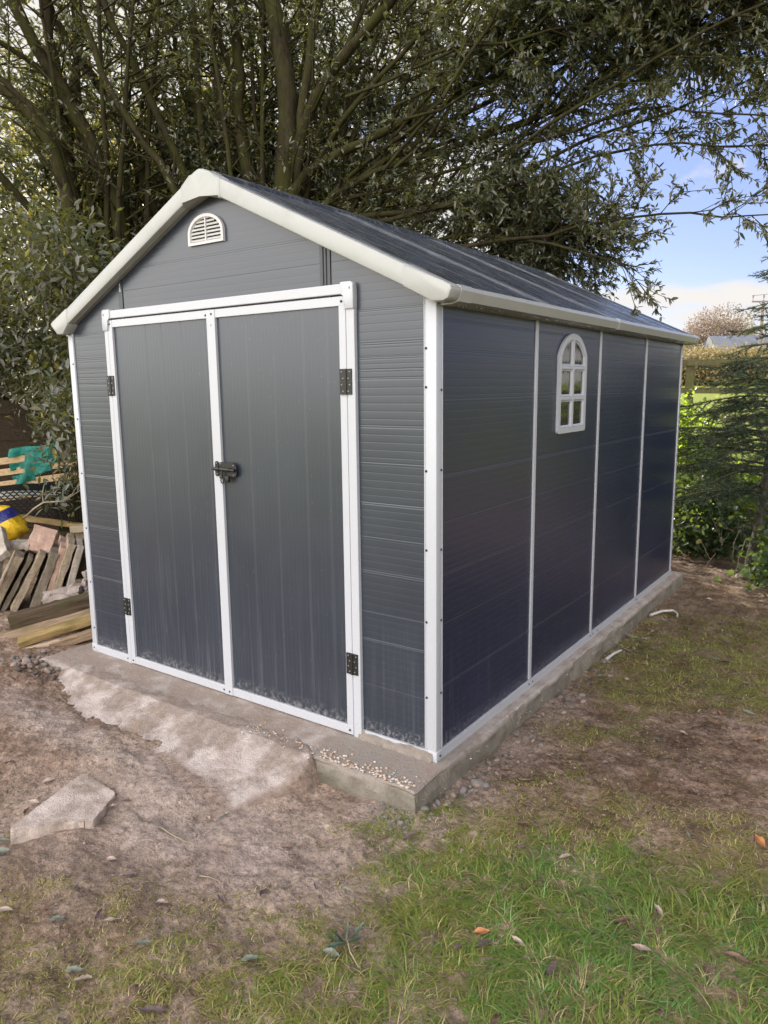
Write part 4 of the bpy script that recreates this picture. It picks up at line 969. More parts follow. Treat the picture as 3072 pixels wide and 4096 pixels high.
def big_tree(key, label, extra, dens):
    root = empty('evergreen_tree', BASE[key], label, 'tree')
    trunks = []; sec = []; twigs = []; LP = []; LD = []
    stems = [s for s in STEMS if s[0] == key]
    for q, (k, r0, r1, pts) in enumerate(stems):
        P = np.array(pts)
        rr0 = r0*1.1
        hub = HUB[key]+rng.normal(size=3)*np.array([.12, .12, .15])
        base = BASE[key]+np.array([rng.normal()*0.16, rng.normal()*0.16, 0])
        low = hub*0.45+P[0]*0.55
        if len(pts) > 4 and r0 < 0.03: pre = np.array([hub*0.25+P[0]*0.75])
        else: pre = np.array([base, hub, low])
        if key == 'A' and q in (5,): pre = np.zeros((0, 3))
        Q = np.concatenate([pre, P]) if len(pre) else P
        # smooth resample
        seg = np.r_[0, np.cumsum(np.linalg.norm(np.diff(Q, axis=0), axis=1))]
        m = max(8, int(seg[-1]/0.22)); tt = np.linspace(0, seg[-1], m)
        S = np.stack([np.interp(tt, seg, Q[:, a]) for a in range(3)], 1)
        for _ in range(2): S[1:-1] = (S[:-2]+2*S[1:-1]+S[2:])/4
        S[1:-1] += rng.normal(size=(m-2, 3))*0.012
        lt = seg[len(pre)]/seg[-1] if len(pre) else 0
        tn = tt/seg[-1]
        rad = np.where(tn < lt, rr0*(1+0.25*(1-tn/max(lt, 1e-3))), rr0+(r1*0.75-rr0)*((tn-lt)/(1-lt)))
        rad *= 1+0.06*rng.normal(size=m)
        trunks.append((S, rad, q))
        # side branches
        thin = r0 < 0.03
        for j in np.repeat(np.arange(1, m-1), 2 if thin else 1):
            z = S[j, 2]
            if z < 2.3: continue
            pr = (0.8 if thin else 0.62)*dens
            if rng.random() > pr: continue
            d = unit(S[min(j+1, m-1)]-S[j-1]); side = unit(np.cross(d, rng.normal(size=3)))
            frac = (j/m)
            ln = rng.uniform(0.35, 0.95)*(1.0 if not thin else 0.8)
            if thin and S[j, 0] > -0.6: ln *= 0.65
            d2 = unit(d*rng.uniform(0.6, 1.1)+side*rng.uniform(0.5, 1.0)+np.array([0, 0, 0.1]))
            if S[j, 2] < 3.0 and key == 'A' and S[j, 0] < -0.5: d2[2] = abs(d2[2])
            sec.append((S[j], d2, ln, max(0.004, min(rad[j]*0.42, 0.016)), frac, thin))
    # extra stems that only build the crown mass behind and above
    if key == 'A':
        # long sprays sweeping right over the shed roof
        for k in range(37):
            p0 = np.array([rng.uniform(-3.2, -1.2), 3.6+rng.normal()*0.3, rng.uniform(3.2, 5.2)]); tg = np.array([rng.uniform(-0.2, 1.9), rng.uniform(3.3, 5.2), 0]); tg[2] = rng.uniform(3.2, 6.2)+0.22*tg[0]
            if k >= 30:      # low sprays right behind the roof
                p0 = np.array([rng.uniform(-3.4, -2.0), rng.uniform(4.0, 4.7), rng.uniform(2.4, 3.0)]); tg = np.array([rng.uniform(-1.7, -0.95), rng.uniform(4.0, 4.8), 0]); tg[2] = rng.uniform(2.52, 3.1)+0.10*(tg[0]+1.5)
            P = np.array([p0+(tg-p0)*u+np.array([0, 0, 0.25*math.sin(math.pi*u)]) for u in np.linspace(0, 1, 13)]); P[1:-1] += rng.normal(size=(11, 3))*0.03
            trunks.append((P, np.linspace(0.015, 0.004, 13), 99))
            for j in range(2, 13):
                for _ in range(3):
                    dd = unit(P[j]-P[j-1]); side = unit(np.cross(dd, rng.normal(size=3))); sec.append((P[j], unit(dd*0.8+side*0.8+np.array([0, 0, 0.1])), rng.uniform(0.3, 0.65), 0.006, j/13, True))
    for (az, inc, ln, r0) in extra:
        d = np.array([math.sin(az)*math.sin(inc), math.cos(az)*math.sin(inc), math.cos(inc)])
        P, _ = bend(HUB[key]+rng.normal(size=3)*0.1, d, ln, 14, (0, 0, 0.03), 0.05)
        rad = np.linspace(r0, 0.012, len(P)); trunks.append((P, rad, 99))
        for j in range(4, len(P)):
            for _ in range(3):
                dd = unit(P[j]-P[j-1]); side = unit(np.cross(dd, rng.normal(size=3)))
                if side[0]*0.58-side[1]*0.81 > 0.25: side = -side
                sec.append((P[j]+rng.normal(size=3)*0.05, unit(dd*0.7+side), rng.uniform(0.6, 1.5), 0.011, j/len(P), False))
    for (p0, d0, ln, r, frac, thin) in sec:
        lf = ((15.0 if p0[0] < -0.5 else 13.0) if p0[0] > -2.3 else 6.5) if thin else (8.5 if r == 0.011 else (4.0 if p0[2] < 6.2 else 9.0))
        P, de = bend(p0, d0, ln, 5, (0, 0, 0.15), 0.10)
        twigs.append((P, np.linspace(r, 0.0028, len(P))))
        nt_ = int(4+ln*7)
        for k in range(nt_):
            u = rng.uniform(0.25, 1.0); i = min(int(u*5), 4); f = u*5-i
            q0 = P[i]*(1-f)+P[i+1]*f; dd = unit(P[i+1]-P[i]); side = unit(np.cross(dd, rng.normal(size=3)))
            d3 = unit(dd*0.8+side*rng.uniform(0.4, 0.9)); l3 = rng.uniform(0.12, 0.34)
            T_, d4 = bend(q0, d3, l3, 2, (0, 0, -0.3), 0.12)
            twigs.append((T_, np.array([0.0028, 0.0022, 0.0014])))
            dist = 0.45+0.9*frac
            nl = rng.poisson(lf*min(1.25, dist))
            for _ in range(nl):
                a = rng.uniform(0.25, 1.0)
                LP.append(q0*(1-a)+T_[-1]*a); LD.append(unit(d3*0.7+rng.normal(size=3)*0.55+np.array([0, 0, -0.12])))
    by = {}
    for S, rad, q in trunks: by.setdefault('trunk' if q != 99 else 'limb', []).append((S, rad))
    for S, rad in by['trunk']:
        V, Q = tubes([(S, rad)], 10 if rad[0] > 0.03 else 7); link('trunk', mesh_np('trunk', V, [Q]), M_bark, root)
    if 'limb' in by:
        for S, rad in by['limb']:
            V, Q = tubes([(S, rad)], 7); link('limb', mesh_np('limb', V, [Q]), M_bark, root)
    V, Q = tubes(twigs, 4); o_ = link('twigs', mesh_np('twigs', V, [Q]), M_bark, root); o_['kind'] = 'stuff'
    LP = np.array(LP); LD = np.array(LD); n = len(LP)
    ln = rng.uniform(0.036, 0.082, n)*np.where((LP[:, 0] > -1.5), 0.85, 1.0); o_ = link('crown', leaves_mesh('crown', LP, LD, ln, ln*rng.uniform(0.27, 0.38, n), rng.random(n)*0.97, 0.18, 0.06), M_leaf, root); o_['kind'] = 'stuff'
    print('tree', key, 'twigs', len(twigs), 'leaves', n)
    return root
exA = []
for i in range(26):
    az = rng.uniform(-1.5, 0.9)   # away from the camera and to the right
    exA.append((az, rng.uniform(0.15, 0.85), rng.uniform(4.5, 7.0), 0.04))
exB = [(rng.uniform(-2.0, 0.7), rng.uniform(0.12, 0.7), rng.uniform(4.0, 6.5), 0.04) for _ in range(13)]
big_tree('A', 'large many stemmed evergreen tree fanning up behind the shed roof', exA, 1.0)
big_tree('B', 'many stemmed evergreen tree leaning left at the far left of the shed', exB, 1.0)

def leaf_cloud(center, radii, n, size, hollow=0.35, clump=10):
    """leaves gathered in clumps through an ellipsoid"""
    nc = max(3, n//clump)
    d = rng.normal(size=(nc, 3)); d /= np.linalg.norm(d, axis=1)[:, None]
    r = (hollow+(1-hollow)*rng.random(nc))[:, None]; c = np.array(center)+d*r*np.array(radii)*(0.85+0.3*rng.random((nc, 1)))
    P = np.repeat(c, clump, 0)+rng.normal(size=(nc*clump, 3))*size*1.3
    D = np.repeat(d, clump, 0)*0.6+rng.normal(size=(nc*clump, 3))*0.8; D /= np.linalg.norm(D, axis=1)[:, None]
    return P, D
def bush(name, label, cat, loc, blobs, leafm, size, stems=7, bark=M_bark, aspect=0.42, group=None, part_='foliage', height=None, root_kind=None):
    root = empty(name, loc, label, cat, group)
    PP = []; DD = []; tw = []
    for (c, r, n) in blobs:
        P, D = leaf_cloud(np.array(loc)+np.array(c), r, n, size); PP.append(P); DD.append(D)
        for _ in range(stems):
            tgt = np.array(loc)+np.array(c)+rng.normal(size=3)*np.array(r)*0.45; b0 = np.array(loc)+np.array([rng.normal()*0.05*r[0], rng.normal()*0.05*r[1], -0.05])
            mid = (b0+tgt)/2+rng.normal(size=3)*0.06*np.array(r); tw.append((np.array([b0, mid, tgt]), np.array([0.012, 0.008, 0.003])*max(0.4, min(4.0, r[2]))))
    P = np.concatenate(PP); D = np.concatenate(DD); n = len(P); ln = size*rng.uniform(0.7, 1.3, n)
    f = link(part_, leaves_mesh(part_, P, D, ln, ln*aspect*rng.uniform(0.8, 1.2, n), rng.random(n), 0.12, 0.08), leafm, root); f['kind'] = 'stuff'
    V, Q = tubes(tw, 5); link('stem', mesh_np('stem', V, [Q]), bark, root)
    return root
def tree_simple(label, x, y, h, r, n, leafm, size, group=None, name='background_tree', trunk=True):
    z = gzs(x, y); root = empty(name, (x, y, z), label, 'tree', group)
    PP = []; DD = []
    for k in range(7):
        a = rng.random()*6.28; c = (x+math.cos(a)*r*0.5*rng.random(), y+math.sin(a)*r*0.5*rng.random(), z+h*(0.36+0.09*k)); rr_ = r*(0.75-0.06*k)
        P, D = leaf_cloud(c, (rr_, rr_, h*0.17), n//7, size, 0.2, 12); PP.append(P); DD.append(D)
    P = np.concatenate(PP); D = np.concatenate(DD); m = len(P); ln = size*rng.uniform(0.7, 1.3, m)
    f = link('crown', leaves_mesh('crown', P, D, ln, ln*0.45, rng.random(m), 0.1, 0.05), leafm, root); f['kind'] = 'stuff'
    tw = []
    tw.append((np.array([[x, y, z-0.1], [x+.05, y, z+h*0.4], [x-.05, y+.05, z+h*0.85]]), np.array([0.035, 0.025, 0.008])*h*0.55))
    for _ in range(12):
        a = rng.random()*6.28; zz = z+h*rng.uniform(0.2, 0.6); e = np.array([x+math.cos(a)*r*0.8, y+math.sin(a)*r*0.8, zz+h*0.22])
        tw.append((np.array([[x, y, zz], (np.array([x, y, zz])+e)/2+rng.normal(size=3)*0.1, e]), np.array([0.012, 0.008, 0.003])*h*0.5))
    V, Q = tubes(tw, 6); link('trunk', mesh_np('trunk', V, [Q]), M_bark, root)
    return root
def yard_(r, d): return (1.41458522+0.81546894*r-0.57880084*d, -2.32893545+0.57880084*r+0.81546894*d)
# trees beyond, seen in the gaps between the stems (sunlit from behind); the last only added for shade
for i, (x, y, h, r) in enumerate([(-7.8, 7.0, 5.6, 2.1), (-9.6, 5.0, 5.4, 2.0), (-11.5, 3.4, 5.6, 2.1), (-10.2, 9.0, 7.0, 2.4), (-12.5, 7.0, 7.0, 2.6), (-9.4, 2.2, 6.0, 2.2)]):
    tree_simple('yellow green tree seen through the stems of the evergreens, the leftmost one added for shade', x, y, h, r, 8000, M_leafback, 0.10, 'trees behind the evergreen stems')

tree_simple('slim evergreen added behind the far end of the shed for shade', -4.4, 6.5, 4.7, 1.1, 7000, M_leaf, 0.08, None, 'evergreen_tree')  # added tree, blocks stray sun on the ground by the fir
for (r_, d_, hh, rr_) in ((-4.4, 8.6, 4.4, 1.3), (-3.2, 8.9, 4.8, 1.3), (-2.0, 9.2, 5.0, 1.3)):
    q_ = yard_(r_, d_); tree_simple('dark evergreen tree growing behind the board fence', q_[0], q_[1], hh, rr_, 8000, M_leaf, 0.085, 'dark evergreens behind the board fence', 'evergreen_tree')
# ------------------------------------------------------------------ fir tree at the right
def fir():
    bx, by, bz = 0.50, 4.15, gzs(0.5, 4.15)-0.05
    root = empty('fir_tree', (bx, by, bz), 'dark green fir tree with drooping needle branches at the right of the shed', 'tree')
    H = 2.95; lean = np.array([0.14, 0.06, 0.0])
    def ax(t): return np.array([bx, by, bz])+lean*t*(1.2-0.2*t)+np.array([0, 0, H*t])
    tp = np.array([ax(t) for t in np.linspace(0, 1, 14)]); tp[1:-1] += rng.normal(size=(12, 3))*0.008
    V, Q = tubes([(tp, np.linspace(0.062, 0.008, 14)*np.r_[1.35, 1.1, np.ones(12)])], 12); link('trunk', mesh_np('trunk', V, [Q]), M_barkfir, root)
    tw = []; NP = []; ND = []; NT = []
    def needles(P, dens=380, dark=0.0):
        for a, b in zip(P[:-1], P[1:]):
            d = b-a; l = np.linalg.norm(d); n = max(2, int(l*dens)); d = d/l
            s = np.cross(d, [0, 0, 1.0]); s /= np.linalg.norm(s)+1e-9; u = np.cross(s, d)
            t_ = rng.random(n); sg = rng.choice([-1, 1], n); el = rng.normal(0.25, 0.55, n)
            dirs = d[None]*0.55+s[None]*(sg*np.cos(el))[:, None]+u[None]*np.sin(el)[:, None]
            NP.append(a[None]+d[None]*(t_*l)[:, None]); ND.append(dirs/np.linalg.norm(dirs, axis=1)[:, None]); NT.append(np.full(n, dark))
    z = 0.80; whorl = 0
    while z < 2.85:
        f = min(0.98, (z-0.4)/2.4); nb = 10 if z < 1.6 else 6
        a0 = rng.random()*6.28
        for k in range(nb):
            a = a0+k*6.28/nb+rng.normal()*0.22
            ln = (1.26*(1-f)**0.80+0.10)*rng.uniform(0.72, 1.1)
            if z < 1.0: ln *= 0.85
            p0 = ax((z+rng.normal()*0.04)/H)
            d = np.array([math.cos(a), math.sin(a), 0.30-0.1*(1-f)])
            # tips droop a little then lift
            P = [p0]; n = 9; dd = unit(d)
            for i in range(n):
                dd = unit(dd+np.array([0, 0, -0.085 if i < 6 else 0.10])+rng.normal(size=3)*0.05); P.append(P[-1]+dd*ln/n)
            P = np.array(P); tw.append((P, np.linspace(0.011*(1.2-f), 0.002, n+1)))
            br = rng.random()
            needles(P[2:], 420, br)
            step = 0.068; cnt = int(ln/step)
            for j in range(2, cnt):
                u = j/cnt; i = min(int(u*n), n-1); q0 = P[i]+(P[i+1]-P[i])*(u*n-i); td = unit(P[i+1]-P[i])
                for s in (-1, 1):
                    if rng.random() < 0.12: continue
                    sd_ = np.cross(td, [0, 0, 1.0])*s
                    l2 = min(0.42*ln, 0.34)*(1.05-u)*rng.uniform(0.7, 1.15)+0.04
                    S, _ = bend(q0, unit(td*0.75+sd_*0.8+np.array([0, 0, rng.normal(-0.18, 0.22)])), l2, 3, (0, 0, -0.4), 0.05)
                    tw.append((S, np.array([0.003, 0.0024, 0.002, 0.001])))
                    needles(S, 420, min(0.9, br*0.9) if rng.random() > 0.03 else 0.99)
                    if l2 > 0.16 and rng.random() < 0.45:
                        for s3 in (-1, 1):
                            S3, _ = bend(S[1], unit(unit(S[2]-S[1])*0.8+td*0.3+sd_*0.2+np.cross(sd_, [0, 0, 1.0])*s3*0.7), l2*0.5, 2, (0, 0, -0.3), 0.05)
                            tw.append((S3, np.array([0.002, 0.0015, 0.001]))); needles(S3, 400, br*0.9)
        z += 0.14+0.04*rng.random()
    # short bare shoots low on the trunk
    for _ in range(14):
        t = rng.uniform(0.03, 0.25); S, _ = bend(ax(t), np.array([rng.normal(), rng.normal(), 0.2]), rng.uniform(0.12, 0.35), 3, (0, 0, -0.3), 0.15); tw.append((S, np.array([0.005, 0.004, 0.003, 0.001])))
    V, Q = tubes(tw, 4); o_ = link('branches', mesh_np('branches', V, [Q]), M_barkfir, root); o_['kind'] = 'stuff'
    P = np.concatenate(NP); D = np.concatenate(ND); T_ = np.concatenate(NT); n = len(P)
    l = rng.uniform(0.018, 0.034, n)[:, None]; s = np.cross(D, rng.normal(size=(n, 3))); s /= np.linalg.norm(s, axis=1)[:, None]+1e-9
    V = np.stack([P-s*0.0021, P+s*0.0021, P+D*l], 1).reshape(-1, 3); F = np.arange(3*n).reshape(-1, 3)
    o_ = link('needles', mesh_np('needles', V, [F], {'tint': np.repeat(np.clip(T_, 0, 1), 3)}, False), M_needle, root); o_['kind'] = 'stuff'
    print('fir needles', n)
fir()

# shrubs behind the shed at the right
bush('ivy_shrub', 'sunlit yellow green ivy shrub climbing behind the far right corner of the shed', 'shrub', (-0.36, 5.85, gzs(-0.36, 5.85)), [((0, 0, 0.55), (0.34, 0.35, 0.6), 2600), ((-0.35, 0.3, 0.95), (0.4, 0.35, 0.40), 1600), ((0.45, 0.25, 0.35), (0.4, 0.3, 0.3), 1300)], M_leafsun, 0.045, aspect=0.75)
bush('hedge_shrub', 'sunlit hedge shrub under the post and rail fence', 'shrub', (0.35, 6.3, gzs(0.35, 6.3)), [((0, 0, 0.25), (0.9, 0.3, 0.35), 2600), ((-0.6, -0.3, 0.15), (0.5, 0.3, 0.3), 1500), ((1.2, 0, 0.25), (0.8, 0.3, 0.35), 1500)], M_leafsun, 0.045, aspect=0.6)
bush('bramble_bush', 'dark green bramble bush at the foot of the shed\'s far right corner', 'bush', (0.03, 4.75, gzs(0.03, 4.75)), [((-0.12, 0.1, 0.17), (0.30, 0.22, 0.22), 900), ((0.12, 0.3, 0.22), (0.3, 0.25, 0.25), 800), ((-0.3, 0.5, 0.35), (0.3, 0.3, 0.4), 1000)], M_leaf2, 0.060, aspect=0.72)
bush('nettle_clump', 'broad leaved green weed clump beside the fir trunk', 'plant', (0.66, 4.02, gzs(0.66, 4.02)), [((0.0, 0, 0.2), (0.17, 0.15, 0.22), 330), ((0.12, 0.1, 0.42), (0.16, 0.15, 0.22), 260), ((-0.05, -0.08, 0.06), (0.17, 0.12, 0.08), 140)], M_leaf2, 0.065, aspect=0.75)
def twig_heap(name, label, c, spread, n, ln, m, rad=0.006, flat=0.4):
    root = empty(name, c, label, 'dead branches')
    tw = []
    for _ in range(n):
        p0 = np.array(c)+rng.normal(size=3)*np.array(spread); d = np.array([rng.normal(), rng.normal()*0.6, rng.normal()*flat])
        P, _ = bend(p0, d, ln*rng.uniform(0.5, 1.2), 5, (0, 0, 0), 0.22); r = rad*rng.uniform(0.4, 1.4); tw.append((P, np.linspace(r, r*0.4, 6)))
        for _k in range(2):
            S, _ = bend(P[rng.integers(1, 5)], d+rng.normal(size=3)*0.8, ln*0.35, 3, (0, 0, 0), 0.2); tw.append((S, np.linspace(r*0.5, r*0.2, 4)))
    V, Q = tubes(tw, 5); link('branches', mesh_np('branches', V, [Q]), m, root)
    return root
twig_heap('brushwood', 'sunlit heap of pale dead branches behind the bramble', (0.05, 5.55, gzs(0.05, 5.5)+0.22), (0.42, 0.16, 0.10), 46, 0.7, M_twig, 0.007, 0.25)
twig_heap('dry_twigs', 'thin dry twigs standing under the fir tree', (0.36, 4.42, gzs(0.3, 4.4)+0.13), (0.15, 0.12, 0.09), 22, 0.4, M_twig, 0.0035, 1.2)
bush('dead_leaf_bush', 'pale dry leafed bush lit by the sun below the fir branches', 'bush', (0.30, 5.35, gzs(0.30, 5.35)), [((0, 0.1, 0.35), (0.5, 0.2, 0.25), 900), ((0.5, 0.1, 0.3), (0.35, 0.2, 0.25), 500), ((-0.45, 0.2, 0.3), (0.3, 0.2, 0.25), 500)], M_leafsun, 0.05, aspect=0.5)

# shrub growing at the left corner of the shed
CF = Vector((1.41458522, -2.32893545)); RH = Vector((0.81546894, 0.57880084)); FH = Vector((-0.57880084, 0.81546894))
def yard(r, d, z): v = CF+RH*r+FH*d; return np.array([v.x, v.y, z])
c = yard(-2.62, 6.05, 0.0)
bush('evergreen_shrub', 'glossy leafed shrub beside the left corner of the shed', 'shrub', (c[0], c[1], -0.1), [((0.05, 0, 1.22), (0.16, 0.2, 0.22), 380), ((0.12, -0.05, 0.92), (0.08, 0.2, 0.2), 170), ((-0.02, 0.0, 0.72), (0.12, 0.2, 0.05), 90), ((0.1, 0.1, 1.5), (0.25, 0.25, 0.3), 500)], M_leaf, 0.075, aspect=0.36)
c = yard(-3.0, 6.9, 0.0)
bush('overhanging_shrub', 'dark leafed shrub hanging over the board fence at the left', 'shrub', (c[0], c[1], -0.1), [((0, 0, 1.75), (0.75, 0.35, 0.35), 2200), ((-0.6, -0.3, 2.1), (0.7, 0.4, 0.5), 2200), ((0.45, 0.3, 2.2), (0.5, 0.5, 0.7), 2400), ((0.0, 0.0, 2.7), (0.9, 0.5, 0.5), 2200)], M_leaf, 0.085, aspect=0.36)

# ------------------------------------------------------------------ yard clutter at the left
M_slabs = [stone('mossy paving', (0.14, 0.105, 0.075), (0.42, 0.335, 0.25), (0.14, 0.13, 0.035), 0.45),
           stone('grey paving', (0.18, 0.155, 0.13), (0.45, 0.39, 0.34), (0.16, 0.15, 0.06), 0.4),
           stone('pinkish paving', (0.28, 0.17, 0.13), (0.52, 0.36, 0.30), (0.18, 0.12, 0.08), 0.3),
           stone('dark paving', (0.075, 0.058, 0.042), (0.24, 0.20, 0.155), (0.10, 0.09, 0.03), 0.3)]
def Ry(v): v2 = RH*v[0]+FH*v[1]; return Vector((v2.x, v2.y, v[2]))
def oriented(size, top, u, n_):
    """box whose front long edge runs along u (down to up); n_ is its large-face normal; top = front top right corner"""
    u = Ry(u).normalized(); n = Ry(n_).normalized(); n = (n-u*n.dot(u)).normalized(); w3 = u.cross(n).normalized()
    if w3.dot(Vector((FH.x, FH.y, 0))) < 0: w3 = -w3
    M = Matrix((( -n.x, w3.x, u.x, 0), (-n.y, w3.y, u.y, 0), (-n.z, w3.z, u.z, 0), (0, 0, 0, 1)))
    t = Vector(tuple(yard(*top)))
    return Matrix.Translation(t) @ M @ Matrix.Translation((-size[0], 0, -size[2]))
def rough_box(size, M, seed, jag=0.006, div=11):
    bm = bmesh.new(); bmesh.ops.create_cube(bm, size=1.0)
    for v in bm.verts: v.co = Vector(((v.co.x+0.5)*size[0], (v.co.y+0.5)*size[1], (v.co.z+0.5)*size[2]))
    bmesh.ops.bevel(bm, geom=bm.edges[:], offset=min(size)*0.07, segments=1, affect='EDGES')
    long = [e for e in bm.edges if e.calc_length() > 0.08]
    bmesh.ops.subdivide_edges(bm, edges=long, cuts=div, use_grid_fill=True)
    for v in bm.verts:
        c = v.co; k = np.array([c.x*1.0+seed*3.1]); l_ = np.array([c.y+c.z*1.7+seed])
        v.co = c+Vector((float(fbm(k, l_, 22, 4)[0])-0.5, float(fbm(k+5, l_, 22, 4)[0])-0.5, float(fbm(k+9, l_, 22, 4)[0])-0.5))*jag*3.2
    bmesh.ops.recalc_face_normals(bm, faces=bm.faces[:])
    return bm
def block(name, label, cat, size, M, m, seed, jag=0.006, group=None, div=7):
    bm = rough_box(size, M, seed, jag, div); me = bpy.data.meshes.new(name); bm.to_mesh(me); bm.free()
    me.polygons.foreach_set('use_smooth', np.ones(len(me.polygons), dtype=bool)); me.set_sharp_from_angle(angle=R(28))
    o = link(name, me, m); o.matrix_world = M; o.matrix_basis = M
    return tag(o, label, cat, group)
LEAN = [((-2.541, 5.05, 0.313), (0.20, 0.06, 0.37), 0.058, 0, 'mossy grey paving slab with an orange stained lower face, leftmost leaning slab'),
        ((-2.500, 5.10, 0.306), (0.205, 0.06, 0.37), 0.030, 3, 'thin dark paving slab squeezed behind the mossy orange stained slab'),
        ((-2.393, 5.06, 0.327), (0.205, 0.06, 0.38), 0.046, 0, 'paving slab with a bright green mossy top corner and pale edge'),
        ((-2.300, 5.08, 0.333), (0.150, 0.05, 0.37), 0.062, 3, 'thick dark speckled paving slab in the middle of the leaning row'),
        ((-2.262, 5.11, 0.368), (0.135, 0.05, 0.38), 0.040, 2, 'pale pinkish edged paving slab with chipped corner'),
        ((-2.189, 5.10, 0.389), (0.135, 0.05, 0.37), 0.052, 0, 'paving slab with green mossy top, second from the right end of the row'),
        ((-2.138, 5.12, 0.373), (0.10, 0.04, 0.32), 0.046, 1, 'brownish grey paving slab at the right end of the leaning row')]
for i, (top, u, th, k, lab) in enumerate(LEAN):
    M = oriented((th, 0.43, 0.45), top, u, (-0.80, -0.36, 0.42))
    block('paving_slab', lab, 'paving slab', (th, 0.43, 0.45), M, M_slabs[k], i, 0.006, 'leaning stack of old paving slabs')
def flat_block(name, label, cat, size, center, rot, m, seed, jag=0.006, group=None):
    p = yard(*center); M = Matrix.Translation(Vector(tuple(p))) @ Matrix.Rotation(math.atan2(RH.y, RH.x)+rot[2], 4, 'Z') @ Matrix.Rotation(rot[1], 4, 'Y') @ Matrix.Rotation(rot[0], 4, 'X') @ Matrix.Translation((-size[0]/2, -size[1]/2, -size[2]/2))
    return block(name, label, cat, size, M, m, seed, jag, group)
flat_block('paving_slab', 'square pink paving brick tilted on top of the leaning slabs', 'paving slab', (0.165, 0.19, 0.055), (-2.49, 5.24, 0.405), (R(58), R(17), R(8)), M_slabs[2], 21, 0.004)
flat_block('paving_slab', 'flat grey stone lying under the yellow sack', 'paving slab', (0.17, 0.14, 0.045), (-2.635, 5.24, 0.378), (R(2), R(2), R(-6)), M_slabs[1], 22, 0.009)
flat_block('paving_slab', 'pale paving slab poking in at the left edge above the mossy slab', 'paving slab', (0.16, 0.30, 0.05), (-2.74, 5.08, 0.40), (R(35), R(-35), R(10)), M_slabs[1], 23, 0.006)
flat_block('paving_slab', 'small grey paving offcut at the left edge below the pale slab', 'paving slab', (0.18, 0.25, 0.05), (-2.74, 4.95, 0.25), (R(30), R(-28), R(5)), M_slabs[1], 24, 0.006)
M_buff = stone('buff weathered board', (0.17, 0.135, 0.085), (0.29, 0.235, 0.16), (0.12, 0.12, 0.05), 0.35, 6, 0.3)
flat_block('storage_box', 'buff weathered box standing behind the slabs against the shed corner', 'box', (0.30, 0.22, 0.38), (-2.19, 5.52, 0.24), (R(-4), R(4), R(-12)), M_buff, 25, 0.004)
flat_block('wooden_board', 'buff board lying on top of the weathered box behind the slabs', 'board', (0.32, 0.24, 0.05), (-2.18, 5.50, 0.455), (R(-2), R(-4), R(-10)), M_buff, 26, 0.004)
M_rub = stone('rubble', (0.16, 0.125, 0.11), (0.32, 0.27, 0.245), None, scale=12)
flat_block('rubble_block', 'rough pinkish rubble block at the end of the dark sleeper', 'rubble', (0.15, 0.13, 0.11), (-2.02, 4.95, 0.14), (R(20), R(15), R(30)), M_rub, 27, 0.03)
flat_block('rubble_block', 'flat lump of mortar between the slabs and the dark sleeper', 'rubble', (0.26, 0.14, 0.05), (-2.20, 4.86, 0.11), (R(10), R(-12), R(5)), M_rub, 28, 0.02)
# timbers
M_sleeper = wood('dark old sleeper', (0.028, 0.019, 0.012), (0.105, 0.075, 0.052), (0.07, 0.065, 0.03), (1.2, 16, 16))
M_plank = wood('weathered plank', (0.11, 0.075, 0.048), (0.36, 0.26, 0.18), (0.14, 0.115, 0.05), (1.2, 16, 16))
M_plankyel = wood('yellowed plank', (0.13, 0.085, 0.035), (0.37, 0.26, 0.12), (0.12, 0.105, 0.035), (1.2, 12, 12))
M_palewood = wood('pale cut wood', (0.34, 0.25, 0.18), (0.55, 0.43, 0.32), None, (1.2, 12, 12))
def timber(name, label, a, b, w_, h, m, seed, roll=0.0, cat='timber'):
    A = Vector(tuple(yard(*a))); B = Vector(tuple(yard(*b))); d = (B-A); ln = d.length; d.normalize()
    up = Vector((0, 0, 1)); s = d.cross(up).normalized(); up = s.cross(d)
    M = Matrix(((d.x, s.x, up.x, A.x), (d.y, s.y, up.y, A.y), (d.z, s.z, up.z, A.z), (0, 0, 0, 1))) @ Matrix.Rotation(roll, 4, 'X') @ Matrix.Translation((0, -w_/2, -h))
    return block(name, label, cat, (ln, w_, h), M, m, seed, 0.004, None, 9)
timber('sleeper', 'thick dark timber sleeper in front of the leaning slabs', (-2.445, 4.58, 0.050), (-1.55, 4.83, 0.235), 0.095, 0.115, M_sleeper, 31)
timber('plank', 'long grey brown plank below the dark sleeper', (-2.60, 4.42, -0.095), (-1.60, 4.72, 0.118), 0.11, 0.040, M_plank, 32, R(-12))
timber('plank', 'yellowed mossy plank lying on the pale cut batten', (-2.255, 4.30, -0.025), (-1.55, 4.60, 0.145), 0.10, 0.038, M_plankyel, 33, R(-8))
timber('plank', 'short pale cut batten under the yellowed plank', (-2.215, 4.27, -0.066), (-1.98, 4.36, -0.032), 0.06, 0.05, M_palewood, 34, R(4))
timber('plank', 'narrow grey batten at the bottom right of the timber pile', (-2.062, 4.305, -0.050), (-1.55, 4.50, 0.078), 0.05, 0.055, M_plank, 35)
timber('plank', 'sun streaked brown board lying behind the yellow sack', (-3.30, 6.05, 0.49), (-2.30, 5.95, 0.365), 0.09, 0.030, M_plankyel, 36)
timber('plank', 'dark red brown board under the sun streaked board', (-3.10, 6.08, 0.36), (-2.20, 6.02, 0.27), 0.05, 0.16, M_sleeper, 37)

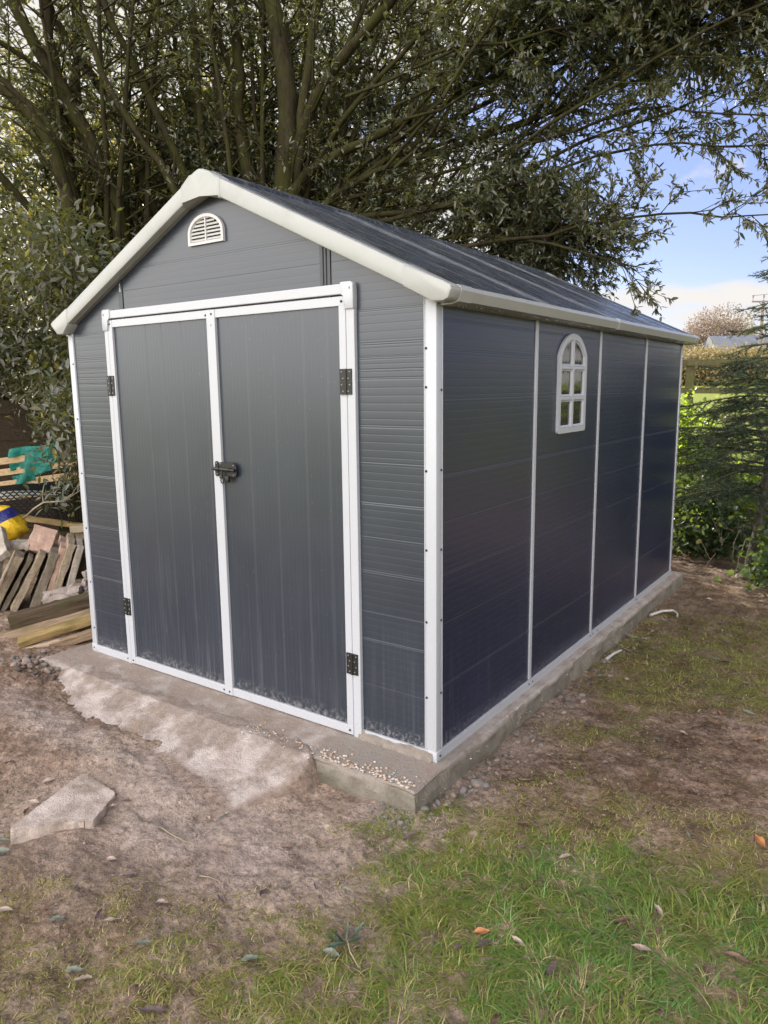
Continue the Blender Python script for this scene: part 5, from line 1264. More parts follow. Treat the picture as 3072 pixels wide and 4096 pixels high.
# yellow plastic sack with a blue band
m, t, b, o = mat('yellow printed sack'); c0 = objco(t); s = N(t, 'ShaderNodeSeparateXYZ'); L(t, c0, s.inputs[0])
k = math_(t, 'ADD', s.outputs[2], math_(t, 'MULTIPLY', s.outputs[0], -0.75))
bd = ramp(t, [(0.0, (0, 0, 0)), (0.480, (0, 0, 0)), (0.485, (1, 1, 1)), (0.575, (1, 1, 1)), (0.580, (0, 0, 0))], 'LINEAR'); L(t, math_(t, 'ADD', k, 0.5), bd.inputs[0])
yv = ramp(t, [(0.3, (0.50, 0.30, 0.008)), (0.7, (0.72, 0.46, 0.012))]); L(t, noise(t, 9, 5, 0.6, c0), yv.inputs[0])
L(t, mixc(t, bd.outputs[0], yv.outputs[0], (0.012, 0.016, 0.13)), b.inputs['Base Color']); b.inputs['Roughness'].default_value = 0.42
bump(t, b, noise(t, 16, 5, 0.6, objco(t, (1, 1, 2.2)), 1.2), 0.9, 0.02); M_sack = m
bm = bmesh.new(); bmesh.ops.create_icosphere(bm, subdivisions=4, radius=1.0)
for v in bm.verts:
    p = v.co.copy(); e = abs(p.z)
    sx = 0.20*(1-0.30*max(0, p.z)); p2 = Vector((math.copysign(abs(p.x)**0.8, p.x)*sx, math.copysign(abs(p.y)**0.8, p.y)*0.14*(1-0.35*max(0, p.z)), p.z*0.125))
    f = float(fbm(np.array([p.x*1.3+3]), np.array([p.z*1.3+p.y]), 2.6, 4)[0])-0.5
    f2 = math.sin(9*p.x+5*p.z+4*f)*0.03
    v.co = p2*(1+0.32*f+f2)
me = bpy.data.meshes.new('yellow_sack'); bm.to_mesh(me); bm.free(); me.polygons.foreach_set('use_smooth', np.ones(len(me.polygons), dtype=bool))
o = link('yellow_sack', me, M_sack); p = yard(-2.99, 5.58, 0.465); o.location = p; o.scale = (1.12, 1.1, 1.15); o.rotation_euler = (0, R(10), math.atan2(RH.y, RH.x))
tag(o, 'bright yellow plastic sack with a dark blue band lying on the paving stack', 'sack')

# dark board fence, upright slatted pallet, teal sheet and perforated mat
M_fence = wood('shade dark fence board', (0.010, 0.007, 0.004), (0.040, 0.027, 0.016), None, (1.0, 12, 12))  # colour darkened for the shade under the overhanging bush
M_slat = wood('raw slat', (0.24, 0.16, 0.085), (0.46, 0.34, 0.20), None, (1.0, 12, 12))
def ybox(mb, r0, r1, d0, d1, z0, z1):
    vs = mb.box(r0, r1, d0, d1, z0, z1)
    for v in vs:
        q = yard(v.co.x, v.co.y, v.co.z); v.co = Vector(tuple(q))
p = yard(-3.6, 7.6, -0.1)
fen = empty('board_fence', tuple(p), 'dark brown horizontal board fence behind the clutter at the left', 'fence')
for k in range(11):
    mb = MB(); z = 0.0+k*0.135; ybox(mb, -6.5, -2.35, 7.60+0.012*(k % 2)+rnd.uniform(0, .004), 7.62+0.012*(k % 2), z-0.1, z+0.040); mb.build('fence_board', M_fence, fen)
for r_ in (-6.4, -4.9, -3.55, -2.4):
    mb = MB(); ybox(mb, r_-0.05, r_+0.05, 7.66, 7.75, -0.3, 1.50); mb.build('fence_post', M_fence, fen)
p = yard(-3.2, 6.6, -0.1)
pal = empty('slatted_pallet', tuple(p), 'slatted wooden pallet standing upright below the board fence', 'pallet')
for k, z in enumerate((0.875, 0.775, 0.665, 0.545)):
    mb = MB(); vs = mb.box(-3.85, -2.72, 6.585, 6.605, z-0.030, z+0.030, bev=0.003)
    for v in vs: q = yard(v.co.x, v.co.y, v.co.z+(v.co.x+3.3)*0.12); v.co = Vector(tuple(q))
    mb.build('slat', M_slat, pal)
for r_ in (-3.8, -2.80):
    mb = MB(); ybox(mb, r_-0.04, r_+0.04, 6.61, 6.69, -0.1, 0.97); mb.build('pallet_post', M_fence, pal)
# teal polythene sheet draped over the slats
m, t, b, o = mat('teal polythene sheet'); c0 = objco(t)
v = ramp(t, [(0.3, (0.015, 0.17, 0.15)), (0.7, (0.05, 0.33, 0.28))]); L(t, noise(t, 14, 6, 0.7, c0), v.inputs[0]); L(t, v.outputs[0], b.inputs['Base Color'])
b.inputs['Roughness'].default_value = 0.3; bump(t, b, noise(t, 9, 5, 0.65, objco(t, (1, 1, 2)), 1.5), 0.9, 0.03)
tl = t.nodes.new('ShaderNodeBsdfTranslucent'); tl.inputs[0].default_value = (0.10, 0.60, 0.50, 1); mx = t.nodes.new('ShaderNodeMixShader'); mx.inputs[0].default_value = 0.4
tp_ = t.nodes.new('ShaderNodeBsdfTransparent'); tp_.inputs[0].default_value = (0.25, 0.75, 0.66, 1); mx2 = t.nodes.new('ShaderNodeMixShader'); mx2.inputs[0].default_value = 0.22
L(t, b.outputs[0], mx.inputs[1]); L(t, tl.outputs[0], mx.inputs[2]); L(t, mx.outputs[0], mx2.inputs[1]); L(t, tp_.outputs[0], mx2.inputs[2]); L(t, mx2.outputs[0], o.inputs[0]); M_teal = m
nu, nv = 60, 34; V = []; F = []
for i in range(nu+1):
    for j in range(nv+1):
        u = i/nu; vv = j/nv
        r_ = -3.345+0.44*u; z = 0.975+0.006*math.sin(7*u)-0.335*vv*(0.96+0.04*math.sin(9*u+1))
        d = 6.572-0.012*math.sin(11*u+5*vv)-0.014*math.sin(5*vv+16*u)-0.020*float(fbm(np.array([u]), np.array([vv]), 5, 3)[0])+(0.05*max(0, 0.1-vv)*10*0.3)
        V.append(tuple(yard(r_, d, z+(r_+3.3)*0.12)))
for i in range(nu):
    for j in range(nv):
        u = i/nu; vv = j/nv
        if (u < 0.30 and (0.22 < vv < 0.40 or 0.58 < vv < 0.72)) or (vv > 0.80+0.12*math.sin(6*u) and u > 0.45) or (u > 0.80 and 0.50 < vv): continue
        a = i*(nv+1)+j; F.append((a, a+1, a+nv+2, a+nv+1))
me = bpy.data.meshes.new('polythene_sheet'); me.from_pydata(V, [], F); me.polygons.foreach_set('use_smooth', np.ones(len(me.polygons), dtype=bool))
o = link('polythene_sheet', me, M_teal); md = o.modifiers.new('thick', 'SOLIDIFY'); md.thickness = 0.002
tag(o, 'torn teal polythene sheet draped over the slats of the pallet', 'plastic sheet')
# black perforated mat: curved sheet with staggered oval openings
def mat_sheet():
    V = []; F = []; cw, ch = 0.052, 0.026; nx_, ny_ = 22, 20
    def surf(s_, q):
        # q along the sheet from the back edge down to the ground, s_ along its width
        if q < 0.22: return yard(-3.35+s_, 6.36-q*0.9, 0.66-0.15*q+0.02*math.sin(5*s_))
        return yard(-3.35+s_, 6.16+0.02*math.sin(4*s_), 0.627-(q-0.22)*0.95+0.02*math.sin(5*s_))
    K = 12
    for a in range(nx_):
        for b_ in range(ny_):
            x0 = a*cw+(cw/2 if b_ % 2 else 0); y0 = b_*ch
            i0 = len(V); box_ = []
            for k in range(K):
                t_ = 2*math.pi*k/K; ux, uy = math.cos(t_), math.sin(t_)
                sc_ = min(1/max(abs(ux), 1e-6), 1/max(abs(uy), 1e-6))
                V.append(tuple(surf(x0+cw/2+ux*sc_*cw/2, y0+ch/2+uy*sc_*ch/2)))
            for k in range(K):
                t_ = 2*math.pi*k/K; V.append(tuple(surf(x0+cw/2+math.cos(t_)*cw*0.40, y0+ch/2+math.sin(t_)*ch*0.34)))
            for k in range(K): F.append((i0+k, i0+(k+1) % K, i0+K+(k+1) % K, i0+K+k))
    me = bpy.data.meshes.new('perforated_mat'); me.from_pydata(V, [], F)
    M_mat = plain('black rubber mat', (0.005, 0.005, 0.006), 0.6, spec=0.12)
    o = link('perforated_mat', me, M_mat); md = o.modifiers.new('thick', 'SOLIDIFY'); md.thickness = 0.006
    tag(o, 'black perforated rubber mat with oval holes hanging under the pallet', 'mat')
mat_sheet()
flat_block('mat_light_sheet', 'crumpled pale plastic sheet added under the perforated mat for the light in its holes', 'plastic sheet', (0.9, 0.12, 0.03), (-3.2, 6.33, 0.60), (R(8), R(-2), 0), plain('pale plastic', (0.55, 0.58, 0.56), 0.35), 41, 0.006)  # pale sheet added for the brightness seen through the mat's holes
# bare dead branch leaning over the board
P1 = np.array([yard(-2.92, 5.85, 0.46), yard(-2.80, 5.80, 0.55), yard(-2.72, 5.80, 0.60), yard(-2.58, 5.85, 0.60), yard(-2.46, 5.9, 0.68), yard(-2.38, 5.95, 0.78)])
P2 = np.array([yard(-2.72, 5.80, 0.60), yard(-2.72, 5.79, 0.67), yard(-2.69, 5.78, 0.75)]); P3 = np.array([yard(-2.60, 5.84, 0.60), yard(-2.50, 5.84, 0.66), yard(-2.44, 5.86, 0.76)])
V, Q = tubes([(P1, np.array([.007, .008, .008, .006, .004, .002])), (P2, np.array([.006, .005, .003])), (P3, np.array([.004, .003, .002]))], 6)
tag(link('dead_branch', mesh_np('dead_branch', V, [Q]), M_twig), 'forked bare dead branch in front of the black mat', 'branch')

# ------------------------------------------------------------------ fence, field and far things at the right
M_rail = wood('weathered rail', (0.115, 0.105, 0.055), (0.22, 0.20, 0.11), (0.13, 0.15, 0.05), (8, 8, 3))
fx = lambda r_, d_: CF+RH*r_+FH*d_
rail_f = empty('rail_fence', (-0.75, 7.0, 0.5), 'weathered post and rail fence along the field behind the shed', 'fence')
def wbox(name, x0, x1, y0, y1, z0, z1, m, par, tilt=0.0):
    mb = MB(); vs = mb.box(x0, x1, y0, y1, z0, z1, bev=0.004)
    if tilt:
        for v in vs: v.co.z += (v.co.x-x0)*tilt
    return mb.build(name, m, par)
for (z0, z1) in ((1.728, 1.800), (1.405, 1.475), (1.08, 1.15)):
    wbox('fence_rail', -4.2, 3.2, 6.985, 7.02, z0, z1, M_rail, rail_f, -0.012)
for x in (-2.75, -0.745, 1.3, 3.1):
    wbox('fence_post', x-0.042, x+0.042, 7.025, 7.11, gzs(x, 7.05)-0.2, 1.775, M_rail, rail_f)
wbox('sunlit_edge_strip', -0.862, -0.835, 7.03, 7.055, gzs(-.85, 7.0)-0.2, 1.72, M_palewood, rail_f)  # pale strip added for a post's sunlit edge, light put into its colour

def far_bush(label, r_, d_, rad, h, n, m, size, group):
    p = fx(r_, d_); return bush('hedge_tree', label, 'tree', (p.x, p.y, gzs(p.x, p.y)), [((0, 0, h*0.55), (rad, rad, h*0.5), n), ((rad*0.4, 0, h*0.35), (rad*0.8, rad, h*0.35), n//2)], m, size, stems=5, group=group, aspect=0.5)
def rd(Dx, d_): return (Dx-829.5)*1.8517/2935.6*d_
for i, (Dx, d_, rad, h) in enumerate([(1468, 52, 2.2, 1.9), (1496, 50, 2.4, 2.2), (1530, 51, 2.6, 2.0), (1566, 52, 2.4, 2.1), (1600, 50, 2.5, 2.1), (1640, 51, 2.5, 2.2), (1440, 52, 2.5, 2.0), (1680, 52, 2.5, 2.2), (1400, 52, 2.6, 2.0)]):
    far_bush('golden hedge bush along the far side of the field', rd(Dx, d_), d_, rad, h, 3600, M_autumn, 0.22, 'golden hedge across the field')
for i, (Dx, d_, rad, h, m) in enumerate([(1512, 72, 2.6, 5.6, M_bare), (1538, 74, 3.2, 6.9, M_bare), (1490, 74, 2.4, 4.2, M_autumn), (1568, 76, 3.0, 6.0, M_autumn)]):
    far_bush(['pale bare tree rising over the far hedge', 'tallest pale bare tree on the skyline beside the shed roof', 'low orange leaved tree at the left end of the skyline', 'orange leaved tree behind the far barn roof'][i], rd(Dx, d_), d_, rad, h, 9000, m, 0.22, None)
M_roofgrey = plain('grey barn roof', (0.13, 0.14, 0.165), 0.6, 0, 0.12, 2); M_barn = plain('pale barn wall', (0.20, 0.17, 0.155), 0.8, 0, 0.15, 2)
def barn(label, Dx, d_, w_, h, roofh, rot):
    p = fx(rd(Dx, d_), d_); z = gzs(p.x, p.y); root = empty('barn', (p.x, p.y, z), label, 'barn'); root.rotation_euler = (0, 0, rot)
    def bp(mb, nm, m, par=None):
        o = link(nm, mb.mesh(nm), m); o.parent = par or root; return o
    mb = MB(); mb.box(-w_/2, w_/2, -3, 3, -0.5, h); wl = bp(mb, 'wall', M_barn)
    mb = MB(); mb.prism([(-3.3, h-0.1), (3.3, h-0.1), (0, h+roofh)], -w_/2-0.3, w_/2+0.3, 'yz'); bp(mb, 'roof', M_roofgrey)
    mb = MB(); mb.box(-w_*0.2, w_*0.05, -3.06, -3.0, 0, h*0.8); bp(mb, 'barn_door', M_fence)
    return root
barn('small grey roofed barn beside the bare trees on the skyline', 1548, 66, 3.0, 0.5, 0.8, math.atan2(RH.y, RH.x)-0.1)
barn('long grey roofed barn behind the fir tree', 1624, 68, 8.0, 2.6, 1.5, math.atan2(RH.y, RH.x)-0.15)
# utility pole
M_pole = plain('grey brown utility pole', (0.20, 0.15, 0.125), 0.8, 0, 0.2, 3)
d_ = 60.0; p = fx(rd(1628, d_), d_); z0 = gzs(p.x, p.y)
pole = empty('utility_pole', (p.x, p.y, z0), 'wooden utility pole with a crossarm on the skyline above the fir tree', 'utility pole'); pole.rotation_euler = (0, 0, math.atan2(RH.y, RH.x)+0.05)
def pp(mb, nm, par=None):
    o = link(nm, mb.mesh(nm), M_pole); o.parent = par or pole; return o
ztop = 7.95-z0
mb = MB(); mb.cyl((0, 0, -0.5), (0, 0, ztop), 0.16, 12, 0.11); pp(mb, 'pole')
mb = MB(); mb.box(-1.0, 1.05, -0.17, -0.11, ztop-0.16, ztop-0.04); arm = pp(mb, 'crossarm')
mb = MB(); mb.cyl((-0.45, -0.14, ztop-0.12), (0, -0.12, ztop-0.5), 0.03, 6); mb.cyl((0.45, -0.14, ztop-0.12), (0, -0.12, ztop-0.5), 0.03, 6); pp(mb, 'brace', arm)
for x in (-0.92, -0.05, 0.92):
    mb = MB(); mb.cyl((x, -0.14, ztop-0.04), (x, -0.14, ztop+0.28), 0.022, 6); mb.cyl((x, -0.14, ztop+0.22), (x, -0.14, ztop+0.40), 0.06, 8); pp(mb, 'insulator', arm)
for x in (-0.92, 0.92):
    A = Vector((p.x, p.y, z0+ztop+0.36))+Vector((RH.x*x, RH.y*x, 0)); B = A+Vector((26, 6, 3.5)) if x > 0 else A+Vector((26, 8, 3.2)); M_ = (A+B)/2-Vector((0, 0, 0.5))
    V, Q = tubes([(np.array([A[:], M_[:], B[:]]), np.array([0.014]*3))], 5)
    tag(link('power_line', mesh_np('power_line', V, [Q]), M_screw), 'thin power line running right from the utility pole', 'cable', 'power lines')

# unseen hedge added at the right for reflections in the side wall and window
PP = []; DD = []
for k in range(16):
    P, D = leaf_cloud((9.5+rng.normal()*0.5, -5+k*1.3, 1.3), (1.2, 1.2, 1.9), 1500, 0.16, 0.4, 12); PP.append(P); DD.append(D)
P = np.concatenate(PP); D = np.concatenate(DD); n = len(P); ln = 0.16*rng.uniform(0.7, 1.3, n)
tag(link('hedge', leaves_mesh('hedge', P, D, ln, ln*0.5, rng.random(n), 0.1, 0.05), M_leafback), 'dense brownish green hedge out of view at the right, added for reflections', 'hedge', kind='stuff')
# ------------------------------------------------------------------ grass
def grass():
    n = 900000
    x = rng.uniform(-1.7, 1.75, n); y = rng.uniform(-2.0, 3.9, n)
    dist = np.hypot(x-1.41, y+2.33); ok = dist > 1.0
    # thinner candidates far away
    ok &= rng.random(n) < np.clip((2.6/dist)**1.3, 0.2, 1.0)
    # only where the ground can be seen past the camera
    ok &= (x-1.41)*-0.579+(y+2.33)*0.815 > 0.9
    ok &= ~((x < 0.075) & (y > -0.255))
    x = x[ok]; y = y[ok]; d, g = grassmap(x, y)
    cl = fbm(x, y, 5.5, 3); cl2 = fbm(x+11, y+4, 17, 2)
    dens = np.clip(d*1.25-0.02, 0, 1)*np.clip(0.25+3.0*(cl-0.36+0.5*(d-0.4)), 0, 1)*np.clip(0.35+2.4*(cl2-0.3), 0, 1)
    k = rng.random(len(x)) < dens*0.85
    x, y, d, g, cl = x[k], y[k], d[k], g[k], cl[k]; n = len(x)
    z = gz(x, y)-0.003
    # blades of a tuft share a leaning direction
    tuft = fbm(x, y, 3.2, 2)*14+fbm(x+20, y, 13, 2)*7
    az = tuft+rng.normal(size=n)*0.9
    ln = (0.022+0.080*np.clip(d, 0, 1)*rng.beta(1.4, 2.6, n)*2.0)*np.clip(0.65+1.0*(cl-0.35), 0.5, 1.4)*(0.55+0.6*g)
    wd = rng.uniform(0.0017, 0.0040, n)
    lift = rng.beta(1.4, 2.6, n)*1.1+0.06          # start elevation
    curl = rng.uniform(0.5, 1.7, n)
    hx, hy = np.cos(az), np.sin(az); sx, sy = -hy, hx
    pts = []; cx_, cz_ = np.zeros(n), np.zeros(n); el = lift.copy()
    dev = np.zeros(n); bendside = rng.normal(size=n)*0.5
    px, py, pz = x.copy(), y.copy(), z.copy(); V = []
    for s_ in range(5):
        wv = wd*(1-0.21*s_) if s_ < 4 else wd*0.05
        V.append((px+sx*wv/2, py+sy*wv/2, pz)); V.append((px-sx*wv/2, py-sy*wv/2, pz))
        px = px+np.cos(el)*(hx*np.cos(dev)+sx*np.sin(dev))*ln/4; py = py+np.cos(el)*(hy*np.cos(dev)+sy*np.sin(dev))*ln/4; pz = pz+np.sin(el)*ln/4
        el = el-curl*0.42; dev += bendside*0.35
        pz = np.maximum(pz, z+0.004)
    V = np.stack([np.stack(v, 1) for v in V], 1).reshape(-1, 3)
    i = np.arange(n)[:, None]*10
    F = np.concatenate([i+np.array([[2*s_, 2*s_+1, 2*s_+3, 2*s_+2]]) for s_ in range(4)])
    tint = np.clip(g*0.66+rng.normal(size=n)*0.16+0.10+0.5*(fbm(x+3, y+8, 4, 3)-0.5), 0, 1)
    straw = rng.random(n) < 0.13+0.15*(1-g); tint = np.where(straw, rng.uniform(0, 0.08, n), np.maximum(tint, 0.12))
    me = mesh_np('grass', V, [F], {'tint': np.repeat(tint, 10)})
    m, t, b, o = mat('grass blade'); a = N(t, 'ShaderNodeAttribute', _attribute_name='tint'); s = N(t, 'ShaderNodeSeparateColor'); L(t, a.outputs['Color'], s.inputs[0])
    v = ramp(t, [(0.0, (0.46, 0.38, 0.21)), (0.10, (0.36, 0.30, 0.11)), (0.16, (0.25, 0.225, 0.055)), (0.42, (0.20, 0.235, 0.04)), (0.68, (0.125, 0.215, 0.035)), (1.0, (0.14, 0.28, 0.08))]); L(t, s.outputs[0], v.inputs[0])
    L(t, v.outputs[0], b.inputs['Base Color']); b.inputs['Roughness'].default_value = 0.48
    tl = t.nodes.new('ShaderNodeBsdfTranslucent'); L(t, v.outputs[0], tl.inputs[0]); mx = t.nodes.new('ShaderNodeMixShader'); mx.inputs[0].default_value = 0.25
    L(t, b.outputs[0], mx.inputs[1]); L(t, tl.outputs[0], mx.inputs[2]); L(t, mx.outputs[0], o.inputs[0])
    tag(link('grass', me, m), 'short patchy green and straw coloured grass growing in the mud', 'grass', kind='stuff')
    print('blades', n)
grass()

# ------------------------------------------------------------------ loose things on the ground
def fallen_leaf_mesh(name, ln, wd, curl, seed, lobes=0):
    rs = np.random.default_rng(seed); nu = 9; V = []; F = []
    for i in range(nu+1):
        u = i/nu; wv = wd*(math.sin(math.pi*min(1, u*0.93+0.04))**0.85)*(1+0.25*lobes*math.sin(u*14))
        for j, s_ in enumerate((-1, -0.5, 0, 0.5, 1)):
            V.append((ln*(u-0.5), s_*wv/2, curl*ln*(0.8*(u-0.5)**2)+abs(s_)**1.5*wv*0.20*(1+0.4*rs.normal())+0.001*rs.normal()))
    for i in range(nu):
        for j in range(4): a = i*5+j; F.append((a, a+5, a+6, a+1))
    k = len(V)
    V += [(-ln*0.5, -0.0008, 0.001), (-ln*0.5, 0.0008, 0.001), (-ln*0.72, 0.001, 0.004), (-ln*0.72, -0.001, 0.004)]; F.append((k, k+1, k+2, k+3))
    me = bpy.data.meshes.new(name); me.from_pydata(V, [], F); me.polygons.foreach_set('use_smooth', np.ones(len(F), dtype=bool)); return me
KINDS = {
 'brown': (plain('brown dead leaf', (0.125, 0.070, 0.050), 0.55, 0, 0.4, 30), 'dull brown fallen leaf lying on the ground', 'dull brown fallen leaves'),
 'purple': (plain('purple brown dead leaf', (0.105, 0.070, 0.072), 0.5, 0, 0.4, 30), 'dark purplish fallen leaf lying on the ground', 'dark purplish fallen leaves'),
 'grey': (plain('grey green dead leaf', (0.125, 0.14, 0.11), 0.55, 0, 0.3, 30), 'grey green fallen leaf lying on the ground', 'grey green fallen leaves'),
 'pale': (plain('pale dead leaf', (0.30, 0.225, 0.185), 0.6, 0, 0.4, 45), 'pale buff fallen leaf lying on the ground', 'pale buff fallen leaves'),
 'orange': (plain('orange dead leaf', (0.36, 0.15, 0.06), 0.55, 0, 0.4, 30), 'orange brown fallen leaf lying on the ground', 'orange brown fallen leaves'),
}
protos = {}
for kk, (m_, lab, grp) in KINDS.items():
    protos[kk] = [fallen_leaf_mesh('fallen_leaf', rnd.uniform(0.045, 0.062), rnd.uniform(0.016, 0.026), rnd.uniform(-0.1, 0.25), q*7+len(kk)) for q in range(3)]
    for me in protos[kk]: me.materials.append(m_)
def put_leaf(kind, x, y, s=1.0, lift=0.004, label=None):
    m_, lab, grp = KINDS[kind]; o = bpy.data.objects.new('fallen_leaf', rnd.choice(protos[kind])); COL.objects.link(o)
    o.location = (x, y, gzs(x, y)+lift); o.rotation_euler = (rnd.gauss(0, 0.16), rnd.gauss(0, 0.14), rnd.uniform(0, 6.28)); o.scale = (s, s, s)
    if label: tag(o, label, 'leaf')
    else: tag(o, lab, 'leaf', grp)
# leaves picked out in the photograph
for (k, x, y, s) in [('purple', 0.565, -0.669, 1), ('orange', 0.539, -0.634, 1), ('pale', 0.598, -0.145, 0.8), ('pale', 0.939, -0.444, 1), ('brown', 1.076, -0.164, 1.1), ('orange', 1.126, 0.292, 1.3), ('pale', 0.707, 0.999, 0.8), ('orange', 0.862, 0.907, 0.8), ('orange', 0.804, 1.305, 0.7), ('orange', 0.996, 1.139, 1), ('pale', 0.192, 0.455, 0.8), ('purple', 0.326, 0.826, 1), ('orange', 0.523, 0.136, 0.6), ('purple', 0.51, -0.718, 0.6), ('grey', 0.229, -0.942, 1), ('grey', 0.06, -1.088, 1), ('grey', -1.046, -1.019, 0.9), ('grey', -0.533, -0.635, 1), ('pale', -0.331, -1.079, 0.8), ('purple', -0.446, -1.218, 1), ('pale', -0.4, -1.21, 1), ('pale', -0.265, -1.389, 1), ('grey', -0.314, -1.385, 1), ('brown', -0.599, -1.299, 1), ('grey', -0.533, -1.301, 0.9), ('pale', -1.169, -1.012, 1), ('brown', -1.147, -1.052, 1), ('pale', -0.572, -0.68, 0.6), ('purple', -0.093, -0.878, 1), ('purple', -0.185, -0.966, 0.8), ('pale', -0.905, -0.851, 0.5), ('brown', 0.555, -0.384, 0.8), ('brown', 0.857, -0.348, 0.8), ('pale', 0.136, -0.145, 0.6), ('brown', 0.701, -0.866, 1), ('pale', 0.49, -0.348, 0.6), ('brown', 1.159, -0.313, 1.2), ('grey', -0.227, -1.224, 0.8), ('purple', -0.024, -1.348, 1.2), ('brown', 0.409, -0.065, 1), ('grey', 0.624, 0.889, 0.8), ('brown', 1.073, 0.352, 1), ('brown', -1.886, -0.57, 1), ('pale', -0.702, -1.37, 1), ('grey', -1.004, -1.222, 1)]:
    put_leaf(k, x, y, s, 0.014)
for _ in range(95):
    x, y = rnd.uniform(-1.6, 1.4), rnd.uniform(-1.5, 1.2)
    if (x < 0.10 and y > -0.62) or (y > -0.9 and x < -0.3 and rnd.random() < 0.6): continue
    put_leaf(rnd.choice(['brown', 'brown', 'purple', 'purple', 'grey', 'pale']), x, y, rnd.uniform(0.5, 1.0), 0.011)
for _ in range(130):
    x, y = rnd.uniform(0.12, 1.1), rnd.uniform(1.2, 4.5)
    if y < 3 and rnd.random() < 0.45: continue
    put_leaf(rnd.choice(['brown', 'brown', 'purple', 'purple', 'grey', 'pale']), x, y, rnd.uniform(0.6, 1.2), 0.011)
# crumbs of earth and bits of straw and twig all over the bare ground
M_crumb = stone('earth crumb', (0.10, 0.07, 0.055), (0.30, 0.225, 0.185), None, scale=60, bm_=0.3)
sp = []
for _ in range(5200):
    x = rnd.uniform(-2.4, 1.4); y = rnd.uniform(-1.5, 1.6) if rnd.random() < 0.8 else rnd.uniform(1.6, 4.2)
    if x < 0.09 and y > -0.26: continue
    if -2.1 < x < -0.40 and y > -0.62 and rnd.random() < 0.85: continue
    sp.append((x, y, gzs(x, y)+0.001, rnd.uniform(0.0015, 0.0060)*(2.0 if rnd.random() < 0.10 else 1)))
o = many_rocks('earth_crumbs', sp, M_crumb, None, 3); tag(o, 'loose crumbs of earth scattered over the bare mud', 'earth crumbs', kind='stuff')
n = 5200; x = rng.uniform(-2.2, 1.4, n); y = np.where(rng.random(n) < 0.7, rng.uniform(-1.5, 1.0, n), rng.uniform(1.0, 4.4, n))
ok = ~((x < 0.09) & (y > -0.62)); x = x[ok]; y = y[ok]; n = len(x); a = rng.random(n)*6.28; l = rng.uniform(0.006, 0.035, n)*(0.7+0.6*(y > 1.0)); wv = rng.uniform(0.0008, 0.0026, n); z = gz(x, y)+0.0035
dx, dy = np.cos(a)*l/2, np.sin(a)*l/2; sx, sy = -np.sin(a)*wv/2, np.cos(a)*wv/2; b1 = rng.normal(size=n)*l*0.15
mx_, my_ = x-np.sin(a)*b1, y+np.cos(a)*b1; zm = z+rng.uniform(0, 0.004, n)
V = np.stack([np.stack([x-dx-sx, y-dy-sy, z], 1), np.stack([x-dx+sx, y-dy+sy, z], 1), np.stack([mx_-sx, my_-sy, zm], 1), np.stack([mx_+sx, my_+sy, zm], 1), np.stack([x+dx-sx, y+dy-sy, z], 1), np.stack([x+dx+sx, y+dy+sy, z], 1)], 1).reshape(-1, 3)
i = np.arange(n)[:, None]*6
me = mesh_np('straw_litter', V, [np.concatenate([i+np.array([[0, 1, 3, 2]]), i+np.array([[2, 3, 5, 4]])])], {'tint': np.repeat(rng.random(n), 6)}, False)
m, t, b, o = mat('straw litter'); at_ = N(t, 'ShaderNodeAttribute', _attribute_name='tint'); s = N(t, 'ShaderNodeSeparateColor'); L(t, at_.outputs['Color'], s.inputs[0])
v = ramp(t, [(0.0, (0.06, 0.04, 0.032)), (0.45, (0.12, 0.085, 0.065)), (0.7, (0.30, 0.22, 0.14)), (1.0, (0.48, 0.38, 0.27))]); L(t, s.outputs[0], v.inputs[0]); L(t, v.outputs[0], b.inputs['Base Color']); b.inputs['Roughness'].default_value = 0.8
tag(link('straw_litter', me, m), 'bits of straw and broken twig littering the mud', 'litter', kind='stuff')
# rubble stones along the slab
M_st = [stone('grey stone', (0.15, 0.13, 0.12), (0.33, 0.30, 0.28), None, scale=20), stone('pink stone', (0.26, 0.18, 0.15), (0.45, 0.35, 0.30), None, scale=20), stone('dark muddy stone', (0.07, 0.058, 0.05), (0.16, 0.13, 0.115), None, scale=20)]
rocks = [[rock_mesh('stone', 60+k*5+q, 2, 0.6) for q in range(3)] for k in range(3)]
for k in range(3):
    for me in rocks[k]: me.materials.append(M_st[k]); me.polygons.foreach_set('use_smooth', np.ones(len(me.polygons), dtype=bool))
SLAB = ['small grey rubble stone beside the concrete base', 'small pinkish rubble stone beside the concrete base', 'small muddy dark stone beside the concrete base']
def put_stone(k, x, y, s, label=None, sink=0.25):
    o = bpy.data.objects.new('stone', rnd.choice(rocks[k])); COL.objects.link(o); o.location = (x, y, gzs(x, y)+s*(0.45-sink)); o.rotation_euler = (rnd.uniform(-.4, .4), rnd.uniform(-.4, .4), rnd.uniform(0, 6.28)); o.scale = (s, s*rnd.uniform(.7, 1), s)
    if label: tag(o, label, 'stone')
    else: tag(o, SLAB[k], 'stone', ['grey rubble stones by the base', 'pinkish rubble stones by the base', 'muddy stones by the base'][k])
for (k, x, y, s) in [(0, 0.115, 0.02, .028), (0, 0.14, 0.09, .034), (0, 0.175, 0.10, .024), (1, 0.11, -0.05, .018), (2, 0.115, -0.04, .016), (0, 0.09, -0.13, .020), (0, 0.07, -0.20, .024), (0, 0.04, -0.235, .018), (0, 0.02, -0.265, .014), (0, 0.12, -0.11, .016), (0, 0.10, 0.27, .015)]:
    put_stone(k, x, y, s)
for _ in range(120):
    y = rnd.uniform(-0.25, 2.3); x = 0.088+abs(rnd.gauss(0, 0.06)); put_stone(rnd.choice([0, 0, 0, 1, 2, 2]), x, y, rnd.uniform(0.005, 0.016)*(1.25 if y > .6 else 1))
for _ in range(45):
    x, y = rnd.gauss(0.0, 0.08), rnd.gauss(-0.30, 0.04); put_stone(0, x, y, rnd.uniform(0.005, 0.013))
